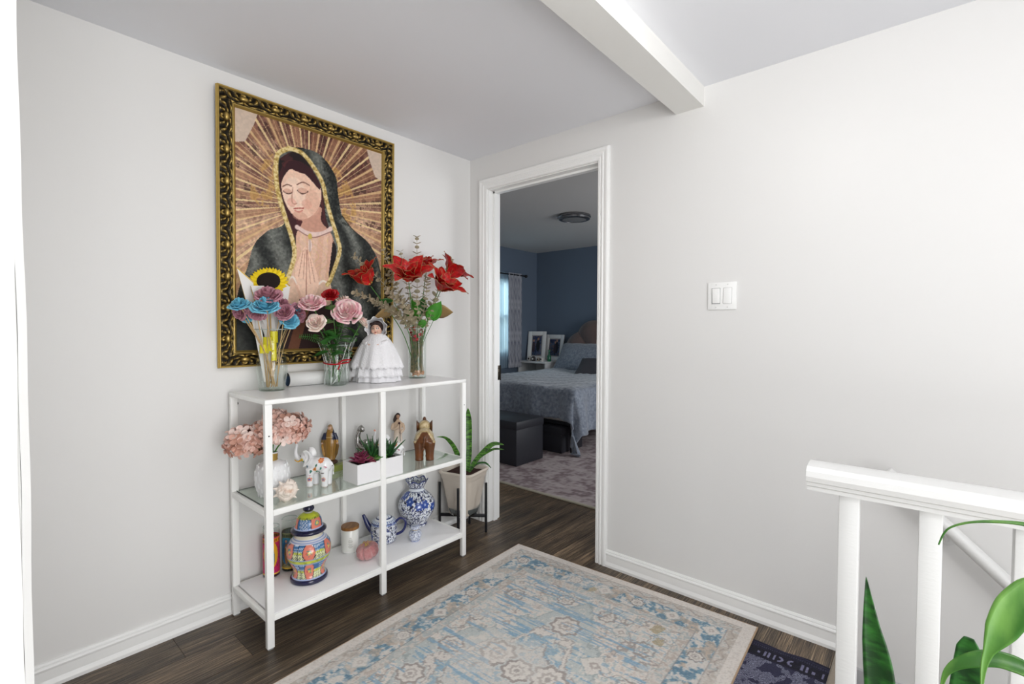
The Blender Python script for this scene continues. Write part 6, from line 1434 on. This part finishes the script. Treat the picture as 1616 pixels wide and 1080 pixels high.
def blade(parent, path, widths, face, m, name='leaf', cup=.12, n_=40, lab=None):
    P = sp3(path, 12); b = B(); face = Vector(face).normalized(); K = len(P) - 1
    def f(u, v):
        x = u * K; i = min(K - 1, int(x)); p = P[i].lerp(P[i + 1], x - i); t = (P[min(i + 1, K)] - P[max(i - 1, 0)]).normalized(); side = t.cross(face).normalized(); nn = side.cross(t)
        w_ = float(np.interp(u, np.linspace(0, 1, len(widths)), widths)); s_ = 2 * v - 1; return p + side * w_ * s_ / 2 + nn * cup * w_ * (s_ * s_ - .5)
    grid(b, n_, 8, f); q = obj(name, b, m, parent, True, angle=180); z_ = q.modifiers.new('s', 'SOLIDIFY'); z_.thickness = .0016
    if lab: q['label'] = lab
    return q
inv = Matrix.Rotation(-(math.radians(58) - PI / 4), 3, 'Z')
def sploc(*pts): return [inv @ (Vector(p) - Vector((.133, -.18, .112))) for p in pts]
fc = inv @ TT
blade(sp, sploc((.14, -.165, .34), (.145, -.15, .47), (.14, -.148, .60), (.138, -.150, .68), (.14, -.155, .725)), [.020, .034, .033, .040, .038, .024, .002], fc, M_snake)
blade(sp, sploc((.15, -.165, .34), (.165, -.125, .40), (.20, -.095, .455), (.265, -.07, .515), (.34, -.06, .522)), [.016, .026, .028, .032, .034, .022, .002], inv @ Vector((.5, -.6, .7)), M_snake)
blade(sp, sploc((.18, -.13, .41), (.215, -.095, .452), (.275, -.07, .488), (.345, -.06, .494)), [.002, .014, .016, .012, .001], inv @ Vector((.5, -.6, .7)), M_snake)
blade(sp, sploc((.135, -.175, .34), (.125, -.20, .42), (.125, -.26, .52), (.125, -.32, .575), (.125, -.385, .590)), [.018, .022, .026, .024, .012, .001], fc, M_snake)
blade(sp, sploc((.15, -.16, .34), (.165, -.11, .385), (.20, -.07, .392), (.235, -.055, .365)), [.008, .012, .014, .010, .002], inv @ Vector((.3, -.5, .8)), M_snaked)
blade(sp, sploc((.13, -.16, .34), (.10, -.20, .42), (.09, -.235, .50), (.085, -.25, .555)), [.006, .008, .006, .003, .001], fc, M_stem)

# ================================================================== FOREGROUND PLANTS BESIDE THE RAILING
fp = thing('snake_plant', 'dark green snake plant in the foreground, its tall blade tip before the balusters', 'potted plant', (2.20, -1.11, 0))
def fl_(*pts): return [Vector(p) - Vector((2.20, -1.11, 0)) for p in pts]
obj('pot', square_lathe([(.06, 0), (.07, .01), (.09, .19), (.095, .20), (.095, .215), (.085, .215), (.08, .19)]), mat('grey_pot', '#8a8a88', .5), fp, True, angle=30)
b = B(); lathe(b, [(.082, .19), (.001, .195)], 24, cap=False); obj('soil', b, bpy.data.materials['dark_soil'], fp)
blade(fp, fl_((2.185, -1.10, .19), (2.168, -1.10, .35), (2.152, -1.10, .58), (2.138, -1.10, .68), (2.129, -1.10, .762)), [.035, .050, .052, .050, .048, .043, .034, .022, .010, .0005], TT * .8 + Vector((-.5, -.3, 0)), M_snaked, cup=.10, n_=60)
blade(fp, fl_((2.22, -1.10, .19), (2.245, -1.09, .40), (2.262, -1.08, .62), (2.264, -1.08, .70)), [.030, .040, .044, .044, .043, .040, .036, .030, .012], Vector((-.15, -1, 0)), M_snaked, cup=.08)
blade(fp, fl_((2.20, -1.12, .19), (2.21, -1.14, .36), (2.22, -1.14, .50)), [.03, .04, .03, .002], TT, M_snaked)
b = B(); 
for (px_, py_, pz_) in ((2.152, -1.1015, .648),):
    tube(b, [Vector((px_ - 2.20, py_ + 1.11 - .002, pz_)), Vector((px_ - 2.20 + .008, py_ + 1.11 - .003, pz_ - .001)), Vector((px_ - 2.20 + .012, py_ + 1.11 - .002, pz_ + .004))], .0022, 6)
tube(b, [Vector((.058, .020, .600)), Vector((.064, .019, .625)), Vector((.060, .020, .640))], .004, 6)
b.free()
M_corn = mat('corn_plant_leaf', '#3f7a2a', .35, var=(18, '#7db050', .42, .65), stretch=(1, 1, .4), spec=.6)
cp = thing('corn_plant', 'glossy light green strap-leaved plant leaning in from the right foreground', 'potted plant', (2.42, -1.30, 0))
def cl_(*pts): return [Vector(p) - Vector((2.42, -1.30, 0)) for p in pts]
b = B(); lathe(b, [(.09, 0), (.10, .01), (.125, .22), (.13, .24), (.12, .24), (.115, .22)], 40); obj('pot', b, mat('terracotta_pot', '#a0664a', .8), cp)
b = B(); lathe(b, [(.115, .215), (.001, .22)], 24, cap=False); obj('soil', b, bpy.data.materials['dark_soil'], cp)
b = B(); tube(b, cl_((2.42, -1.30, .2), (2.40, -1.29, .50), (2.385, -1.28, .74)), [.014, .012, .010], 12); obj('cane', b, mat('tan_cane', '#9a8a5a', .7, bump=(60, .6)), cp)
blade(cp, cl_((2.385, -1.27, .74), (2.372, -1.22, .88), (2.330, -1.19, .928), (2.275, -1.16, .918), (2.235, -1.15, .895), (2.222, -1.15, .864)), [.004, .013, .013, .008, .004, .002, .0008], Vector((0, -.3, 1)), M_corn, n_=50)
blade(cp, cl_((2.269, -1.25, .66), (2.270, -1.25, .745), (2.283, -1.25, .795), (2.300, -1.25, .840), (2.325, -1.25, .872), (2.36, -1.25, .885)), [.003, .004, .012, .032, .040, .040, .030, .012], Vector((.1, -1, .45)), M_corn, n_=50)
blade(cp, cl_((2.385, -1.27, .72), (2.33, -1.22, .738), (2.29, -1.20, .738), (2.255, -1.20, .720), (2.235, -1.20, .695), (2.229, -1.20, .662)), [.006, .016, .024, .022, .014, .006, .001], Vector((0, -.6, .8)), M_corn, n_=50)
blade(cp, cl_((2.385, -1.27, .70), (2.34, -1.24, .700), (2.30, -1.23, .690), (2.265, -1.22, .660)), [.006, .022, .024, .012, .001], Vector((0, -.5, .8)), M_corn, n_=40)
blade(cp, cl_((2.39, -1.28, .72), (2.45, -1.20, .86), (2.55, -1.12, .88), (2.62, -1.06, .80)), [.006, .03, .035, .02, .001], Vector((0, -.3, 1)), M_corn, n_=40)
blade(cp, cl_((2.39, -1.28, .74), (2.42, -1.34, .90), (2.44, -1.42, .98), (2.45, -1.50, .93)), [.006, .03, .035, .02, .001], Vector((.3, .3, 1)), M_corn, n_=40)
